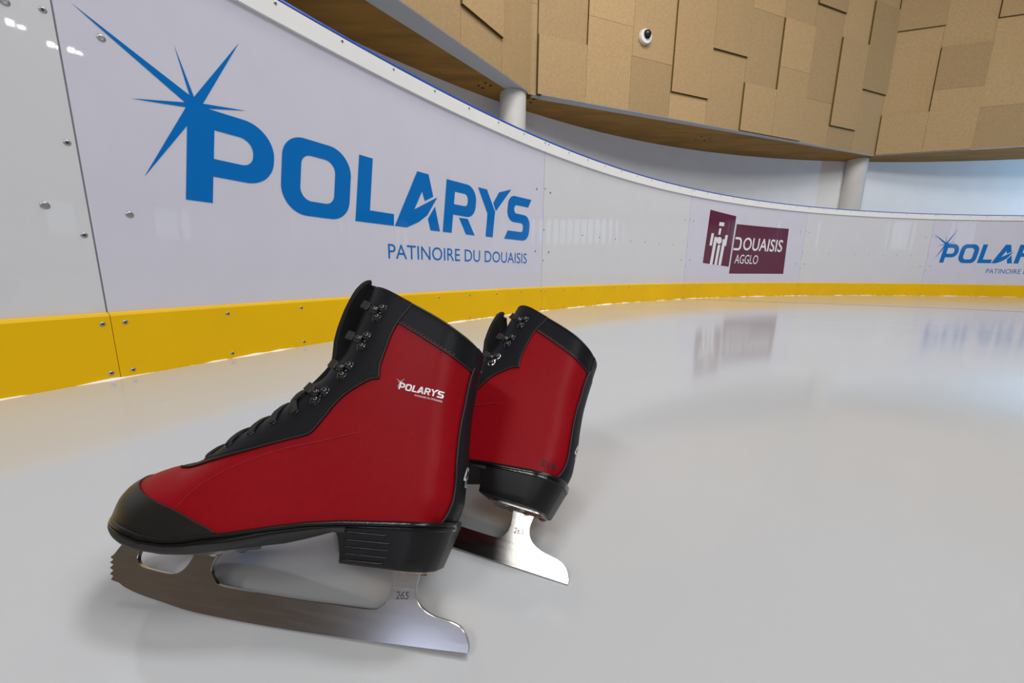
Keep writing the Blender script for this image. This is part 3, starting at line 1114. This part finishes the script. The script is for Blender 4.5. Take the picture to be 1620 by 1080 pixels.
def patch(name, poly, material, parent, off, thick, sides=(1, -1), grid=4.0, step=1.8):
    """a piece of leather lying on the boot: poly is its outline over the side view"""
    poly = resample([tuple(p) for p in poly], step, True)
    pa = np.array(poly)
    x0, z0 = pa.min(0)
    x1, z1 = pa.max(0)
    g = np.array([(x, z) for x in np.arange(x0 + 0.3, x1, grid) for z in np.arange(z0 + 0.3, z1, grid)])
    OL = np.vstack([BACK_L, FRONT_L])
    cand = np.vstack([g[_dl(g, OL) > 14], NEAR]) if len(g) else NEAR
    cand = cand[inside_np(poly, cand)]
    cand = cand[_dl(cand, pa) > 0.10]
    pts, tris = triangulate([poly], extra=[tuple(p) for p in cand])
    P2 = np.array(pts)
    lim = seg_dist(P2).min(1) < 0.08
    w = np.maximum(half_width(P2[:, 0], P2[:, 1]), 0.0)
    w[lim] = 0.0
    import bmesh
    bm = bmesh.new()
    for s in sides:
        vs = [bm.verts.new((p[0] * MM, s * b * MM, p[1] * MM)) for p, b in zip(P2, w)]
        for t in tris:
            try:
                bm.faces.new([vs[k] for k in (t if s > 0 else t[::-1])])
            except ValueError:
                pass
    bmesh.ops.remove_doubles(bm, verts=bm.verts, dist=2e-5)
    flip = sum(1 if f.normal.y * f.calc_center_median().y < 0 else -1 for f in bm.faces)
    if flip > 0:
        bmesh.ops.reverse_faces(bm, faces=list(bm.faces))
    bm.normal_update()
    # relax the normals a little so that thin slivers do not ruffle the leather
    nrm = {v: v.normal.copy() for v in bm.verts}
    for _ in range(3):
        nrm = {v: (nrm[v] * 1.5 + sum((nrm[e.other_vert(v)] for e in v.link_edges), Vector((0, 0, 0)))).normalized() for v in bm.verts}
    bound = [e for e in bm.edges if len(e.link_faces) == 1]
    outer = list(bm.verts)
    faces = list(bm.faces)
    inner = {v: bm.verts.new(v.co + nrm[v] * ((off - thick) * MM)) for v in outer}
    for v in outer:
        v.co = v.co + nrm[v] * (off * MM)
    for f in faces:
        bm.faces.new([inner[v] for v in f.verts][::-1])
    for e in bound:
        f = e.link_faces[0]
        a, b = e.verts
        lv = list(f.verts)
        if lv[(lv.index(a) + 1) % len(lv)] != b:
            a, b = b, a
        bm.faces.new([b, a, inner[a], inner[b]])
    bm.edges.index_update()
    for f in bm.faces:
        f.smooth = True
    bm.normal_update()
    bset = set(bound)
    for e in bm.edges:
        if e in bset or (len(e.link_faces) == 2 and e.calc_face_angle(0) > math.radians(60)):
            e.smooth = False
    me = bpy.data.meshes.new(name)
    bm.to_mesh(me)
    bm.free()
    me.materials.append(material)
    o = bpy.data.objects.new(name, me)
    COL.objects.link(o)
    o.parent = parent
    return o


def on_surf(L, off, side, step=1.5):
    L = np.array(resample([tuple(p) for p in L], step))
    P, n = surf(L[:, 0], L[:, 1], off, side)
    return P * MM, n


def piping(mb, L, off, r, side):
    P, n = on_surf(L, off, side)
    mb.tube([tuple(p) for p in P], r * MM, 6, up=[tuple(v) for v in n])


def stitches(mb, L, off, side, dash=2.3, gap=1.3, r=0.34):
    L = [tuple(p) for p in L]
    s = resample(L, 0.4)
    k = int((dash + gap) / 0.4)
    for i in range(0, len(s) - k, k):
        seg = s[i:i + max(2, int(dash / 0.4))][::2]
        if len(seg) < 2:
            continue
        P, n = surf([p[0] for p in seg], [p[1] for p in seg], off, side)
        mb.tube([tuple(p * MM) for p in P], r * MM, 5, up=[tuple(v) for v in n])


def print_on(name, shape, material, parent, off, x0, z0, ux, uz, side):
    """flat lettering laid on the boot: u along ux (x,z per unit), v along uz"""
    v, f = shape
    a = np.array(v)
    Q = np.array([x0, z0]) + a[:, :1] * np.array(ux) + a[:, 1:] * np.array(uz)
    P, n = surf(Q[:, 0], Q[:, 1], off, side)
    o = MB().add(P * MM, f).build(name, material, parent)
    fl = sum(1 for p in o.data.polygons if p.normal.y * side < 0)
    if fl > len(o.data.polygons) / 2:
        o.data.flip_normals()
    return o


# sole: half breadth over x, top and bottom line
SOLE_TOP = [(-142, 85.6), (-120, 84.2), (-105, 83.2), (-60, 79.6), (-34, 76), (-8, 70.4), (20, 63.8), (38, 60.2), (52, 56.6), (66, 54.6), (88, 54.6), (108, 57.8), (125, 60.6), (140, 62.4), (165, 63.6)]
SOLE_LOW = [(-142, 73.5), (-60, 71.0), (-50, 71.4), (-36, 69.4), (-18, 65.0), (-2, 59.4), (12, 55.0), (30, 49.8), (50, 45.9), (66, 44.4), (88, 44.6), (103, 46.6), (115, 49.4), (130, 53.4), (145, 56.0), (165, 58.0)]
XA, XB = -137.6, 151.8


def interp(L, x):
    return float(np.interp(x, [p[0] for p in L], [p[1] for p in L]))


_bx = np.linspace(-133.5, 153.5, 400)
_bw = half_width(_bx, [interp(SOLE_TOP, x) + 1.5 for x in _bx])


def breadth(x):
    xr = -133.5 + (x - XA) * (153.5 + 133.5) / (XB - XA)
    return float(np.interp(xr, _bx, _bw)) + 3.2 * min(1.0, math.sqrt(max(0, min(x - XA, XB - x)) / 4.0))


def stations(a, b, n):
    return [a + (b - a) * (1 - math.cos(math.pi * i / (n - 1))) / 2 for i in range(n)]


def loft_sole(name, prof, material, parent, xa=XA, xb=XB, n=110):
    """prof(x) -> list of (dy from the edge, z) down the near side"""
    rows = []
    for x in stations(xa + 0.02, xb - 0.02, n):
        b = breadth(x)
        half = prof(x)
        near = [(x, max(b + d, 0.05), z) for d, z in half]
        far = [(x, -max(b + d, 0.05), z) for d, z in half][::-1]
        rows.append([tuple(c * MM for c in p) for p in near + far])
    mb = MB().grid(rows, close_u=True)
    k = len(rows[0])
    mb.f.append(tuple(range(k)))
    mb.f.append(tuple((n - 1) * k + i for i in range(k))[::-1])
    return smooth_by_angle(mb.build(name, material, parent), 35)


def blade_outline():
    bottom = spline([(-157.3, 4.6), (-111.9, 3.0), (-58.3, 1.4), (-1.3, 0.6), (60.0, 1.5), (93.5, 4.7), (117.0, 7.4), (132.5, 10.6), (140.5, 14.0)], 4)
    picks = [(146.0, 13.4), (145.2, 16.2), (149.2, 17.2), (147.5, 20.0), (151.8, 21.3), (149.9, 23.9), (154.0, 25.0), (152.0, 27.3), (155.8, 28.7)]
    front = spline([(153.0, 31.6), (150.9, 37.0), (147.2, 43.1), (141.5, 50.0)], 2)
    w1 = [(131.0, 50.0)] + spline([(129.9, 43.0), (130.4, 37.0), (130.2, 32.4), (127.9, 28.4), (121.5, 25.5), (110.7, 24.4), (98.0, 23.7), (90.5, 24.2), (84.6, 27.4), (80.9, 32.9), (79.2, 39.7), (78.4, 43.0)], 1.2) + [(78.0, 47.0)]
    w2 = [(50.5, 48.0)] + spline([(53.0, 45.6), (57.4, 40.8), (59.6, 35.5), (59.2, 31.0), (56.9, 27.0), (52.2, 23.3), (47.0, 21.3), (27.1, 20.5), (-13.7, 20.3), (-52.5, 20.6), (-80.6, 21.3), (-87.4, 23.4), (-91.6, 28.0), (-93.3, 34.2), (-93.0, 40.0), (-92.0, 45.0), (-91.6, 51.0)], 1.2)
    stem = spline([(-114.0, 51.0), (-113.0, 46.0), (-112.3, 41.0), (-112.5, 37.0), (-114.8, 31.0), (-120.0, 26.2), (-129.1, 22.8), (-143.4, 20.8), (-150.6, 18.2), (-155.0, 13.6), (-157.2, 8.8), (-157.3, 4.6)], 1.2)
    return bottom[:-1] + picks + front + w1 + w2 + stem[:-1]


def extrude_outline(name, poly, t, material, parent, holes=()):
    v, f = triangulate([poly], holes=holes)
    n = len(v)
    mb = MB()
    mb.add([(x * MM, t / 2 * MM, z * MM) for x, z in v] + [(x * MM, -t / 2 * MM, z * MM) for x, z in v],
           [tuple(q) for q in f] + [tuple(i + n for i in q)[::-1] for q in f])
    k = len(poly)
    mb.f += [(i, (i + 1) % k, (i + 1) % k + n, i + n) for i in range(k)]
    return fix_normals(mb.build(name, material, parent))


def local_frame(x, z, side, dx, dz):
    """position, normal and two tangents on the boot; first tangent follows (dx, dz)"""
    P, n = surf([x], [z], 1.4, side)
    P2, _ = surf([x + dx * 2], [z + dz * 2], 1.4, side)
    p, n = Vector(P[0]), Vector(n[0])
    t = (Vector(P2[0]) - p)
    t = (t - n * t.dot(n)).normalized()
    return p, n, t, n.cross(t)


HOOKS = [((-50.7, 251.4), (-47.5, 242.7), (-27.7, 257.7)), ((-41.9, 224.7), (-39.0, 215.2), (-19.3, 228.2)), ((-32.1, 197.0), (-28.2, 188.1), (-11.5, 199.8)), ((-16.6, 173.2), (-10.9, 165.1), (2.6, 177.4))]
EYELETS = [(4.2, 154.4), (21.7, 144.4), (39.0, 133.9), (55.6, 123.9), (76.0, 113.2)]


def make_skate(label, origin, ex, ey, ez, outer, flare, digits, ink=False, worn=None, tall=1.0):
    root = empty('ice_skate')
    root.matrix_world = Matrix(((ex[0], ey[0], ez[0], origin[0]), (ex[1], ey[1], ez[1], origin[1]), (ex[2], ey[2], ez[2], origin[2]), (0, 0, 0, 1)))
    tag(root, label, 'ice skate', 'pair of red and black skates')
    # --- leather
    patch('upper', POLY_T, M['red'], root, 0.0, 1.6).__setitem__('label', 'red leather upper')
    li = [p for p in POLY_T if p[1] > 150]
    patch('lining', [tuple(p) for p in pull_in(np.array(resample(li, 2.0, True)), 0.0)], M['lining'], root, -2.2, 0.6)
    k0 = int(np.argmin(((FRONT_L - np.array(SEAM_TOE[-1])) ** 2).sum(1)))
    toe_poly = spline(SEAM_TOE[:-1], 2.0) + [tuple(p) for p in FRONT_L[k0:]] + [p for p in SOLE_LINE[1:6] if p[0] > 31]
    toe = patch('toe_cap', toe_poly, M['toe'], root, 1.3, 1.6)
    toe['label'] = 'black vinyl toe cap'
    kb = int(np.argmin(((BACK_L - np.array((-134.6, 203.0))) ** 2).sum(1)))
    bs = [tuple(p) for p in BACK_L] + [(-135.0, 228.6), (-134.6, 222.0)] + spline(SEAM_BACK, 2.0)
    b_o = patch('backstay', bs, M['black'], root, 1.7, 2.0)
    b_o['label'] = 'black leather strip up the back'
    ed = np.array(EDGE_L)
    OUTP = OUT_L
    front_edge = pull_in(np.array(resample([tuple(p) for p in OUTP], 2.0)), 2.3)
    test = inside_np(POLY_T, front_edge[5:-5]).mean()
    if test < 0.5:
        front_edge = pull_in(np.array(resample([tuple(p) for p in OUTP], 2.0)), -2.3)
    fe = [tuple(p) for p in front_edge if p[1] > 108.5]
    sp = spline(SEAM_PLACKET[:7], 2.0)[:-1] + [SEAM_PLACKET[6]] + spline(SEAM_PLACKET[6:13], 2.0) + spline(SEAM_PLACKET[12:], 2.0)[1:]
    ctop = [p for p in spline(COLLAR, 2.0) if -76.5 < p[0] < fe[-1][0] - 1]
    col_low = spline(SEAM_COLLAR, 2.0)
    col_top = [p for p in spline(COLLAR, 2.0) if p[0] <= -76.9]
    pk_poly = sp + fe + ctop[::-1]
    for s in (1, -1):
        pk = patch('lace_placket', pk_poly, M['black'], root, 1.5, 1.8, (s,))
        pk['label'] = 'black leather strip carrying the lace holes'
        mb = MB()
        piping(mb, sp, 1.15, 0.85, s)
        mb.build('binding', M['binding'], pk, smooth=True)
        mb = MB()
        seam_in = [tuple(p) for p in pull_in(np.array(sp), -2.6)]
        if inside_np(pk_poly, np.array(seam_in)[10:-10]).mean() < 0.5:
            seam_in = [tuple(p) for p in pull_in(np.array(sp), 2.6)]
        seam_in = [p for p in seam_in if inside(pk_poly, *p)]
        stitches(mb, seam_in, 1.6, s)
        stitches(mb, [tuple(p) for p in pull_in(np.array(ctop[1:]), 2.2) if inside(pk_poly, *p)] or [tuple(p) for p in pull_in(np.array(ctop[1:]), -2.2) if inside(pk_poly, *p)], 1.6, s)
        fe_in = [p for p in [tuple(q) for q in pull_in(np.array(fe), 3.2)] + [tuple(q) for q in pull_in(np.array(fe), -3.2)] if inside(pk_poly, *p) and p[1] > 165]
        fe_in.sort(key=lambda q: q[1])
        stitches(mb, fe_in, 1.6, s)
        mb.build('stitching', M['thread'], pk)
        # collar band
        cb_poly = col_top + [p for p in sp[:14] if p[1] > 238.9][:6] + col_low + [(-135.0, 214.0), (-135.4, 222)]
        cb = patch('collar_band', cb_poly, M['black'], root, 1.0, 1.3, (s,))
        cb['label'] = 'black leather band round the top'
        mb = MB()
        piping(mb, [(p[0] + 0.4, p[1] - 1.0) for p in col_top[2:]], 1.0, 1.15, s)
        piping(mb, col_low, 0.7, 0.8, s)
        mb.build('binding', M['binding'], cb, smooth=True)
        mb = MB()
        stitches(mb, [(p[0] + 1.6, p[1] + 2.6) for p in col_low[3:-4]], 1.1, s, 2.6, 1.4, 0.38)
        mb.build('red_stitching', M['red_thread'], cb, label='row of red stitches')
        mb = MB()
        stitches(mb, [(p[0] + 1.2, p[1] - 4.2) for p in col_top[3:-1]], 1.1, s)
        mb.build('stitching', M['thread'], cb)
        # backstay edge and red side seam
        mb = MB()
        piping(mb, spline(SEAM_BACK, 2.0)[2:], 1.4, 0.9, s)
        mb.build('binding', M['binding'], b_o, smooth=True)
        mb = MB()
        piping(mb, spline(SEAM_RED, 2.0), 0.05, 0.33, s)
        stitches(mb, spline(SEAM_RED[4:], 2.0), 0.3, s, 1.8, 1.2, 0.5)
        mb.build('side_seam', M['red_thread'], root, smooth=True)
        mb = MB()
        piping(mb, [q for q in spline(SEAM_TOE, 2.0)[1:-5]], 0.9, 0.55, s)
        mb.build('toe_seam', M['binding'], toe, smooth=True)
    # --- tongue
    tl = [(44, 150.5), (28, 163), (14, 179), (3, 193), (-2.5, 202), (-3.9, 210), (-3.2, 232), (-4.5, 255), (-7.5, 272), (-9.5, 287), (-11.5, 300)]
    tl = [(x, z if z < 200 else 200 + (z - 200) * tall) for x, z in tl]
    tl = spline(tl, 1.5)
    rows = []
    N = len(tl)
    for i, (x, z) in enumerate(tl):
        t = i / (N - 1)
        fl = flare * max(0, (z - 200) / 85.0) ** 1.6
        hw = 16 + 7 * min(1, t * 1.6)
        if t > 0.80:
            hw *= math.sqrt(max(0.03, 1 - ((t - 0.80) / 0.205) ** 2))
        bulge = 5.0 * min(1, 0.4 + t)
        a = np.array(tl[min(i + 1, N - 1)]) - np.array(tl[max(i - 1, 0)])
        a /= np.linalg.norm(a)
        nx, nz = (a[1], -a[0])
        r = []
        for k in range(13):
            v = -1 + 2 * k / 12
            dd = bulge * (1 - v * v) - 2.2 * (1 - min(1, max(0, (z - 205) / 20)))
            r.append(((x + fl + nx * dd) * MM, v * hw * MM, (z - 0.25 * fl + nz * dd) * MM))
        rows.append(r)
    o = MB().grid(rows).build('tongue', M['tongue'], root, smooth=True, label='black padded tongue standing up in front')
    m = o.modifiers.new('thickness', 'SOLIDIFY')
    m.thickness = 0.0042
    m.offset = 0
    bevel(o, 0.0012, 2, 50)
    # --- sole, heel
    up = lambda x: interp(SOLE_TOP, x)
    lo = lambda x: interp(SOLE_LOW, x)

    def welt(x):
        zt, zl = up(x), lo(x)
        zm = zt - max(4.6, (zt - zl) * 0.52)
        return [(-4.0, zt - 0.2), (-0.9, zt + 0.3), (0.2, zt - 0.3), (0.7, zt - 1.6), (0.5, zt - 2.8), (-0.3, zt - 3.2), (0.6, zt - 3.7), (0.5, zm + 0.6), (-0.4, zm), (-6.0, zm)]

    def outsole(x):
        zt, zl = up(x), lo(x)
        zm = zt - max(4.6, (zt - zl) * 0.52) + 0.3
        k = min(1, max(0, (x + 50) / 20)) * min(1, max(0, (45 - x) / 25))    # narrower under the arch
        ins = -0.4 - 3.4 * k
        return [(-6.0, zm), (ins, zm), (ins + 0.1, zl + 1.5), (ins - 1.0, zl + 0.3), (ins - 3.0, zl), (-14, zl)]
    w = loft_sole('welt', welt, M['sole'], root)
    w['label'] = 'glossy black rim of the sole'
    loft_sole('outsole', outsole, M['outsole'], root, -64, XB - 0.6)
    # heel block, a D in plan
    lay = []
    zs = [(0.0, 1.0), (0.06, 0.995), (0.5, 0.965), (0.93, 0.93), (1.0, 0.905)]
    def heel_ring(t, kx):
        xf = -56.0 - 7.0 * min(1, t * 1.25) ** 0.6
        xb = XA + 0.8 + 9.0 * t
        r = []
        xs = stations(xb, xf, 60)
        xs = [xb + (xf - xb) * (i / 40) ** 1.6 for i in range(41)]
        for x in xs:
            x0 = XA + 0.8 + (x - xb) * (-56.0 - XA - 0.8) / (xf - xb)
            b = (breadth(x0) - 0.6) * (1 - 0.135 * t) * (1 if kx is None else kx)
            zt = up(x0) - 5.0
            zb = 52.0
            r.append((x, max(b, 0.05), zt + (zb - zt) * t))
        return [tuple(c * MM for c in p) for p in r] + [tuple(c * MM for c in (p[0], -p[1], p[2])) for p in r[::-1]]
    rows = [heel_ring(t, None) for t in (0.0, 0.25, 0.5, 0.75, 0.95)] + [heel_ring(1.0, 0.965)]
    mb = MB().grid(rows, close_u=True)
    k = len(rows[0])
    mb.f.append(tuple(range(k)))
    mb.f.append(tuple((len(rows) - 1) * k + i for i in range(k))[::-1])
    heel = smooth_by_angle(mb.build('heel', M['heel'], root), 40)
    for zz, xe in ((73.0, -96), (68.0, -99), (63.5, -98.5), (59.0, -98), (55.0, -95)):
        for s in (outer,):
            pts = []
            for i in range(14):
                x = -64.5 - (abs(xe) - 64.5) * i / 13
                x0 = x + 4
                t = (up(x) - 5.0 - zz) / (up(x) - 5.0 - 52.0)
                b = (breadth(x0) - 0.6) * (1 - 0.135 * t)
                pts.append((x * MM, s * (b + 0.15) * MM, (zz + (x + 80) * -0.02) * MM))
            MB().tube(pts, 0.75 * MM, 6, up=[(0, s, 0)] * len(pts)).build('grip_rib', M['sole'], heel, smooth=True)
    # --- blade with its two plates
    blade = extrude_outline('blade', blade_outline(), 3.6, M['steel'], root)
    bevel(blade, 0.0003, 1, 50)
    blade['label'] = 'brushed steel figure blade with toe picks'

    def plate(xa, xb, hw, zfun, t):
        rows = []
        for i in range(33):
            a = i / 32
            x = xa + (xb - xa) * (1 - math.cos(math.pi * a)) / 2
            w_ = hw(a) * math.sqrt(max(1e-4, 1 - abs(2 * a - 1) ** 4))
            z = zfun(x)
            rows.append([tuple(c * MM for c in p) for p in ((x, w_, z), (x, w_, z - t), (x, -w_, z - t), (x, -w_, z))])
        mb = MB().grid(rows, close_u=True)
        mb.f += [(0, 1, 2, 3), (128, 131, 130, 129)]
        return smooth_by_angle(mb.build('mounting_plate', M['plate'], blade), 40)
    hp = plate(-124, -68, lambda a: 17.0 + 2.0 * a, lambda x: 52.2, 2.2)
    plate(34, 143, lambda a: 25 - 9 * a, lambda x: lo(x) + 0.3, 2.4)
    for x, y in ((-119, 10), (-119, -10), (-86, 9), (-86, -9), (-103, 13)):
        smooth_by_angle(MB().lathe([(0, 0.0017), (0.0022, 0.0015), (0.0036, 0.0003), (0.0037, -0.0005)], (x * MM, y * MM, 50.0 * MM), (0, 0, -1), 14).build('plate_screw', M['rust' if x == -119 else 'plate'], hp), 40)
    for x, y in ((50, 15), (50, -15), (72, 16), (72, -16), (100, 13), (100, -13), (125, 10), (125, -10)):
        MB().lathe([(0, 0.0017), (0.0022, 0.0015), (0.0036, 0.0003), (0.0037, -0.0005)], (x * MM, y * MM, (lo(x) - 2.0) * MM), (0, 0, -1), 14).build('plate_screw', M['plate'], blade, smooth=True)
    # rust patch round the post below the heel plate
    MB().lathe([(0, 0.0006), (0.006, 0.0006), (0.0075, -0.0002)], (-107.5 * MM, 4.0 * MM, 49.9 * MM), (0, 0, -1), 9).build('rust_spot', M['rust'], hp)
    v, f = text_shape('265', 9.6, 5.0)
    for s in (1, -1):
        x0 = -98.2 if s > 0 else -107.6
        o = MB().add([((x0 - s * p[0]) * MM, s * 1.86 * MM, (29.6 - 0.10 * s * p[0] * -1 * s + p[1]) * MM) for p in v], f).build('size_engraving', M['engrave'], blade)
        if o.data.polygons[0].normal.y * s < 0:
            o.data.flip_normals()
    # --- eyelets, hooks, lace
    for s in (1, -1):
        for (x, z) in EYELETS:
            p, n, t, b = local_frame(x, z, s, 0.6, 0.8)
            mb = MB()
            seg, rr_, rt = 14, 2.5, 0.75
            rows = []
            for i in range(seg):
                a = 2 * math.pi * i / seg
                c = t * math.cos(a) + b * math.sin(a)
                rows.append([tuple((p + n * 0.2 + c * (rr_ + rt * math.cos(q)) + n * rt * math.sin(q)) * MM) for q in [2 * math.pi * k / 8 for k in range(8)]])
            mb.grid(rows, close_u=True, close_v=True)
            mb.build('eyelet', M['hook'], root, smooth=True)
        for hi, (d1_, d2_, tb) in enumerate(HOOKS):
            cx, cz = (d1_[0] + d2_[0]) / 2, (d1_[1] + d2_[1]) / 2
            v = np.array(tb) - np.array((cx, cz))
            v /= np.linalg.norm(v)
            p, n, t, b = local_frame(cx, cz, s, v[0], v[1])
            mt = M['chrome'] if (worn == hi and s > 0) else M['hook']
            mb = MB()
            # base: two joined round lugs and a neck towards the lace edge
            cen = []
            for (x, z) in (d1_, d2_):
                q, qn, _, _ = local_frame(x, z, s, v[0], v[1])
                cen.append((q, qn))
                mb.lathe([(0, 1.0 * MM), (4.3 * MM, 1.0 * MM), (4.8 * MM, 0.5 * MM), (4.8 * MM, -0.3 * MM)], q * MM, qn, 18)
            mb.tube([tuple(cen[0][0] * MM), tuple(cen[1][0] * MM)], 2.4 * MM, 8, 0.5, up=[tuple(n)] * 2)
            base = mb.build('lace_hook', mt, root, smooth=True)
            if mt is M['chrome']:
                base['label'] = 'lace hook worn to bare silver metal'
            for q, qn in cen:
                MB().lathe([(3.75 * MM * math.cos(a), (0.6 + 3.2 * math.sin(a)) * MM) for a in [k * math.pi / 14 for k in range(8)]], q * MM, qn, 16).build('rivet', M['hook'], base, smooth=True)
            dist = float(np.hypot(tb[0] - cx, tb[1] - cz))
            q0 = p + n * 0.6
            path = [q0 + t * 2.0, q0 + t * (dist * 0.24) + n * 1.4, q0 + t * (dist * 0.40) + n * 2.2, q0 + t * (dist * 0.52) + n * 2.6]
            MB().tube([tuple(q * MM) for q in path], [4.2 * MM, 3.6 * MM, 3.0 * MM, 3.4 * MM], 12, 0.62, up=[tuple(n)] * 4).build('neck', M['hook'], base, smooth=True)
            MB().lathe([(3.3 * MM * math.cos(a), 2.9 * MM * math.sin(a)) for a in [k * math.pi / 14 for k in range(8)]], (q0 + t * (dist * 0.26) + n * 1.6) * MM, n, 16).build('bead', M['hook'], base, smooth=True)
            c = q0 + t * (dist * 0.64) + n * 2.8
            mb = MB()
            h1, h2, h3 = 4.7, 3.9, 1.4
            vs = [tuple((c + t * (h1 * i) + b * (h2 * j) + n * (h3 * k)) * MM) for k in (-1, 1) for j in (-1, 1) for i in (-1, 1)]
            mb.add(vs, [(0, 1, 3, 2), (4, 6, 7, 5), (0, 4, 5, 1), (1, 5, 7, 3), (3, 7, 6, 2), (2, 6, 4, 0)])
            tab = fix_normals(mb.build('hook_tab', M['hook_tab'], base))
            bevel(tab, 0.0007, 2, 30)
    mb = MB()
    for i in range(len(EYELETS)):
        for s in (1, -1):
            a = EYELETS[i]
            # up over the edge of the placket, then across the tongue to the next hole
            ei = int(np.argmin([(p[0] - a[0] - 1) ** 2 + (p[1] - a[1] - 11) ** 2 for p in fe]))
            e_ = fe[ei]
            P1, n1_ = surf([a[0]], [a[1]], 2.0, s)
            Pm, nm = surf([(a[0] * 0.5 + e_[0] * 0.5)], [(a[1] * 0.5 + e_[1] * 0.5)], 3.0, s)
            P2, n2_ = surf([e_[0]], [e_[1]], 3.2, s)
            mid = Vector((P2[0][0] + 0.5, 0.0, P2[0][2] + 1.6))
            other = Vector((P2[0][0] + 0.2, -P2[0][1] * 0.8, P2[0][2] + 0.6))
            pts = [Vector(P1[0]) - Vector(n1_[0]) * 1.0, Vector(P1[0]) + Vector(n1_[0]) * 0.4, Vector(Pm[0]), Vector(P2[0]), mid, other]
            ups = [Vector(n1_[0]), Vector(n1_[0]), Vector(nm[0]), Vector(n2_[0]), Vector((0.6, 0, 0.8)), Vector((0.6, -0.3 * s, 0.7))]
            sp_ = spline([tuple(q) for q in pts], 1.5)
            us = [tuple(ups[min(len(ups) - 1, int(round(j * (len(ups) - 1) / (len(sp_) - 1))))]) for j in range(len(sp_))]
            mb.tube([(q[0] * MM, q[1] * MM, q[2] * MM) for q in sp_], 3.3 * MM, 8, 0.45, up=us)
    # straight bar across the lowest holes and the loop below the first hook
    for s in (1, -1):
        a = HOOKS[3][2]
        P1, n1_ = surf([a[0] - 1], [a[1] - 3], 2.4, s)
        P2, n2_ = surf([EYELETS[0][0] + 5.0], [EYELETS[0][1] + 10.0], 3.0, s)
        mb.tube([tuple(P1[0] * MM), tuple((P1[0] + P2[0]) / 2 * MM + np.array([0.0008, 0, 0.0008])), tuple(P2[0] * MM)], 2.4 * MM, 8, 0.5, up=[tuple(n1_[0]), tuple(n1_[0]), tuple(n2_[0])])
    mb.build('lace', M['lace'], root, smooth=True)
    # --- printing
    k_ = 39.5 / 1.69
    V = [((p[0] - 0.18) * k_, (p[1] - 0.435) * k_) for p in WORD[0]]
    VT = [((p[0] - 0.18) * k_, (p[1] - 0.435) * k_) for p in TAG[0]]
    dx_ = -1.0
    sx = -79.8 if outer > 0 else -79.8 - 39
    ux = (-0.965, -0.12) if outer > 0 else (0.965, 0.12)
    uz = (-0.02, 0.99)
    z0_ = 180.2 if outer > 0 else 175.5
    print_on('wordmark_print', (V, WORD[1]), M['white_print'], root, 0.18, sx, z0_, ux, uz, outer)
    print_on('tagline_print', (VT, TAG[1]), M['white_print'], root, 0.18, sx, z0_, ux, uz, outer)
    # white size digits up the back strip
    v, f = text_shape('42', 13.0, 16.0)
    xb_ = [float(np.interp(z, BACK_L[:, 1], BACK_L[:, 0])) for z in (110, 124)]
    zc = digits
    mbd = MB()
    pts = []
    for p in v:
        yy = 6.5 - p[0]
        z = zc + p[1]
        xbk = float(np.interp(z, BACK_L[:, 1], BACK_L[:, 0]))
        # walk inwards until the boot is as wide as this point
        xs = np.linspace(xbk, xbk + 12, 60)
        ww = half_width(xs, np.full(60, z))
        j = int(np.argmax(ww >= abs(yy)))
        pts.append(((xs[j] - 2.1) * MM, yy * 1.06 * MM, z * MM))
    o = mbd.add(pts, f).build('size_digits', M['white_print'], root, label='white handwritten size on the back strip')
    if o.data.polygons[0].normal.x > 0:
        o.data.flip_normals()
    if ink:
        v, f = text_shape('E19', 12.4, 6.0, 0.012)
        print_on('marker_note', (v, f), M['ink'], root, 0.2, -114.9, 89.8, (-0.985, -0.0), (0.0, 1.0), 1)['label'] = 'black handwritten marker note'
    return root


make_skate('nearer red skate with black trim, POLARYS print on its side, full blade in view',
           (-0.18283, 0.24489, 0.0), (-0.98834, 0.15224, 0.0), (-0.12621, -0.81937, 0.55919), (0.08513, 0.55267, 0.82904), 1, 0.0, 111.0)
make_skate('farther red skate half hidden behind the nearer one, marked E19 above the heel',
           (-0.09454, 0.3467, 0.00149), (-0.91944, 0.39205, 0.03047), (-0.26145, -0.66736, 0.69734), (0.29373, 0.63319, 0.7161), -1, 9.0, 111.0, ink=True, worn=2, tall=0.84)
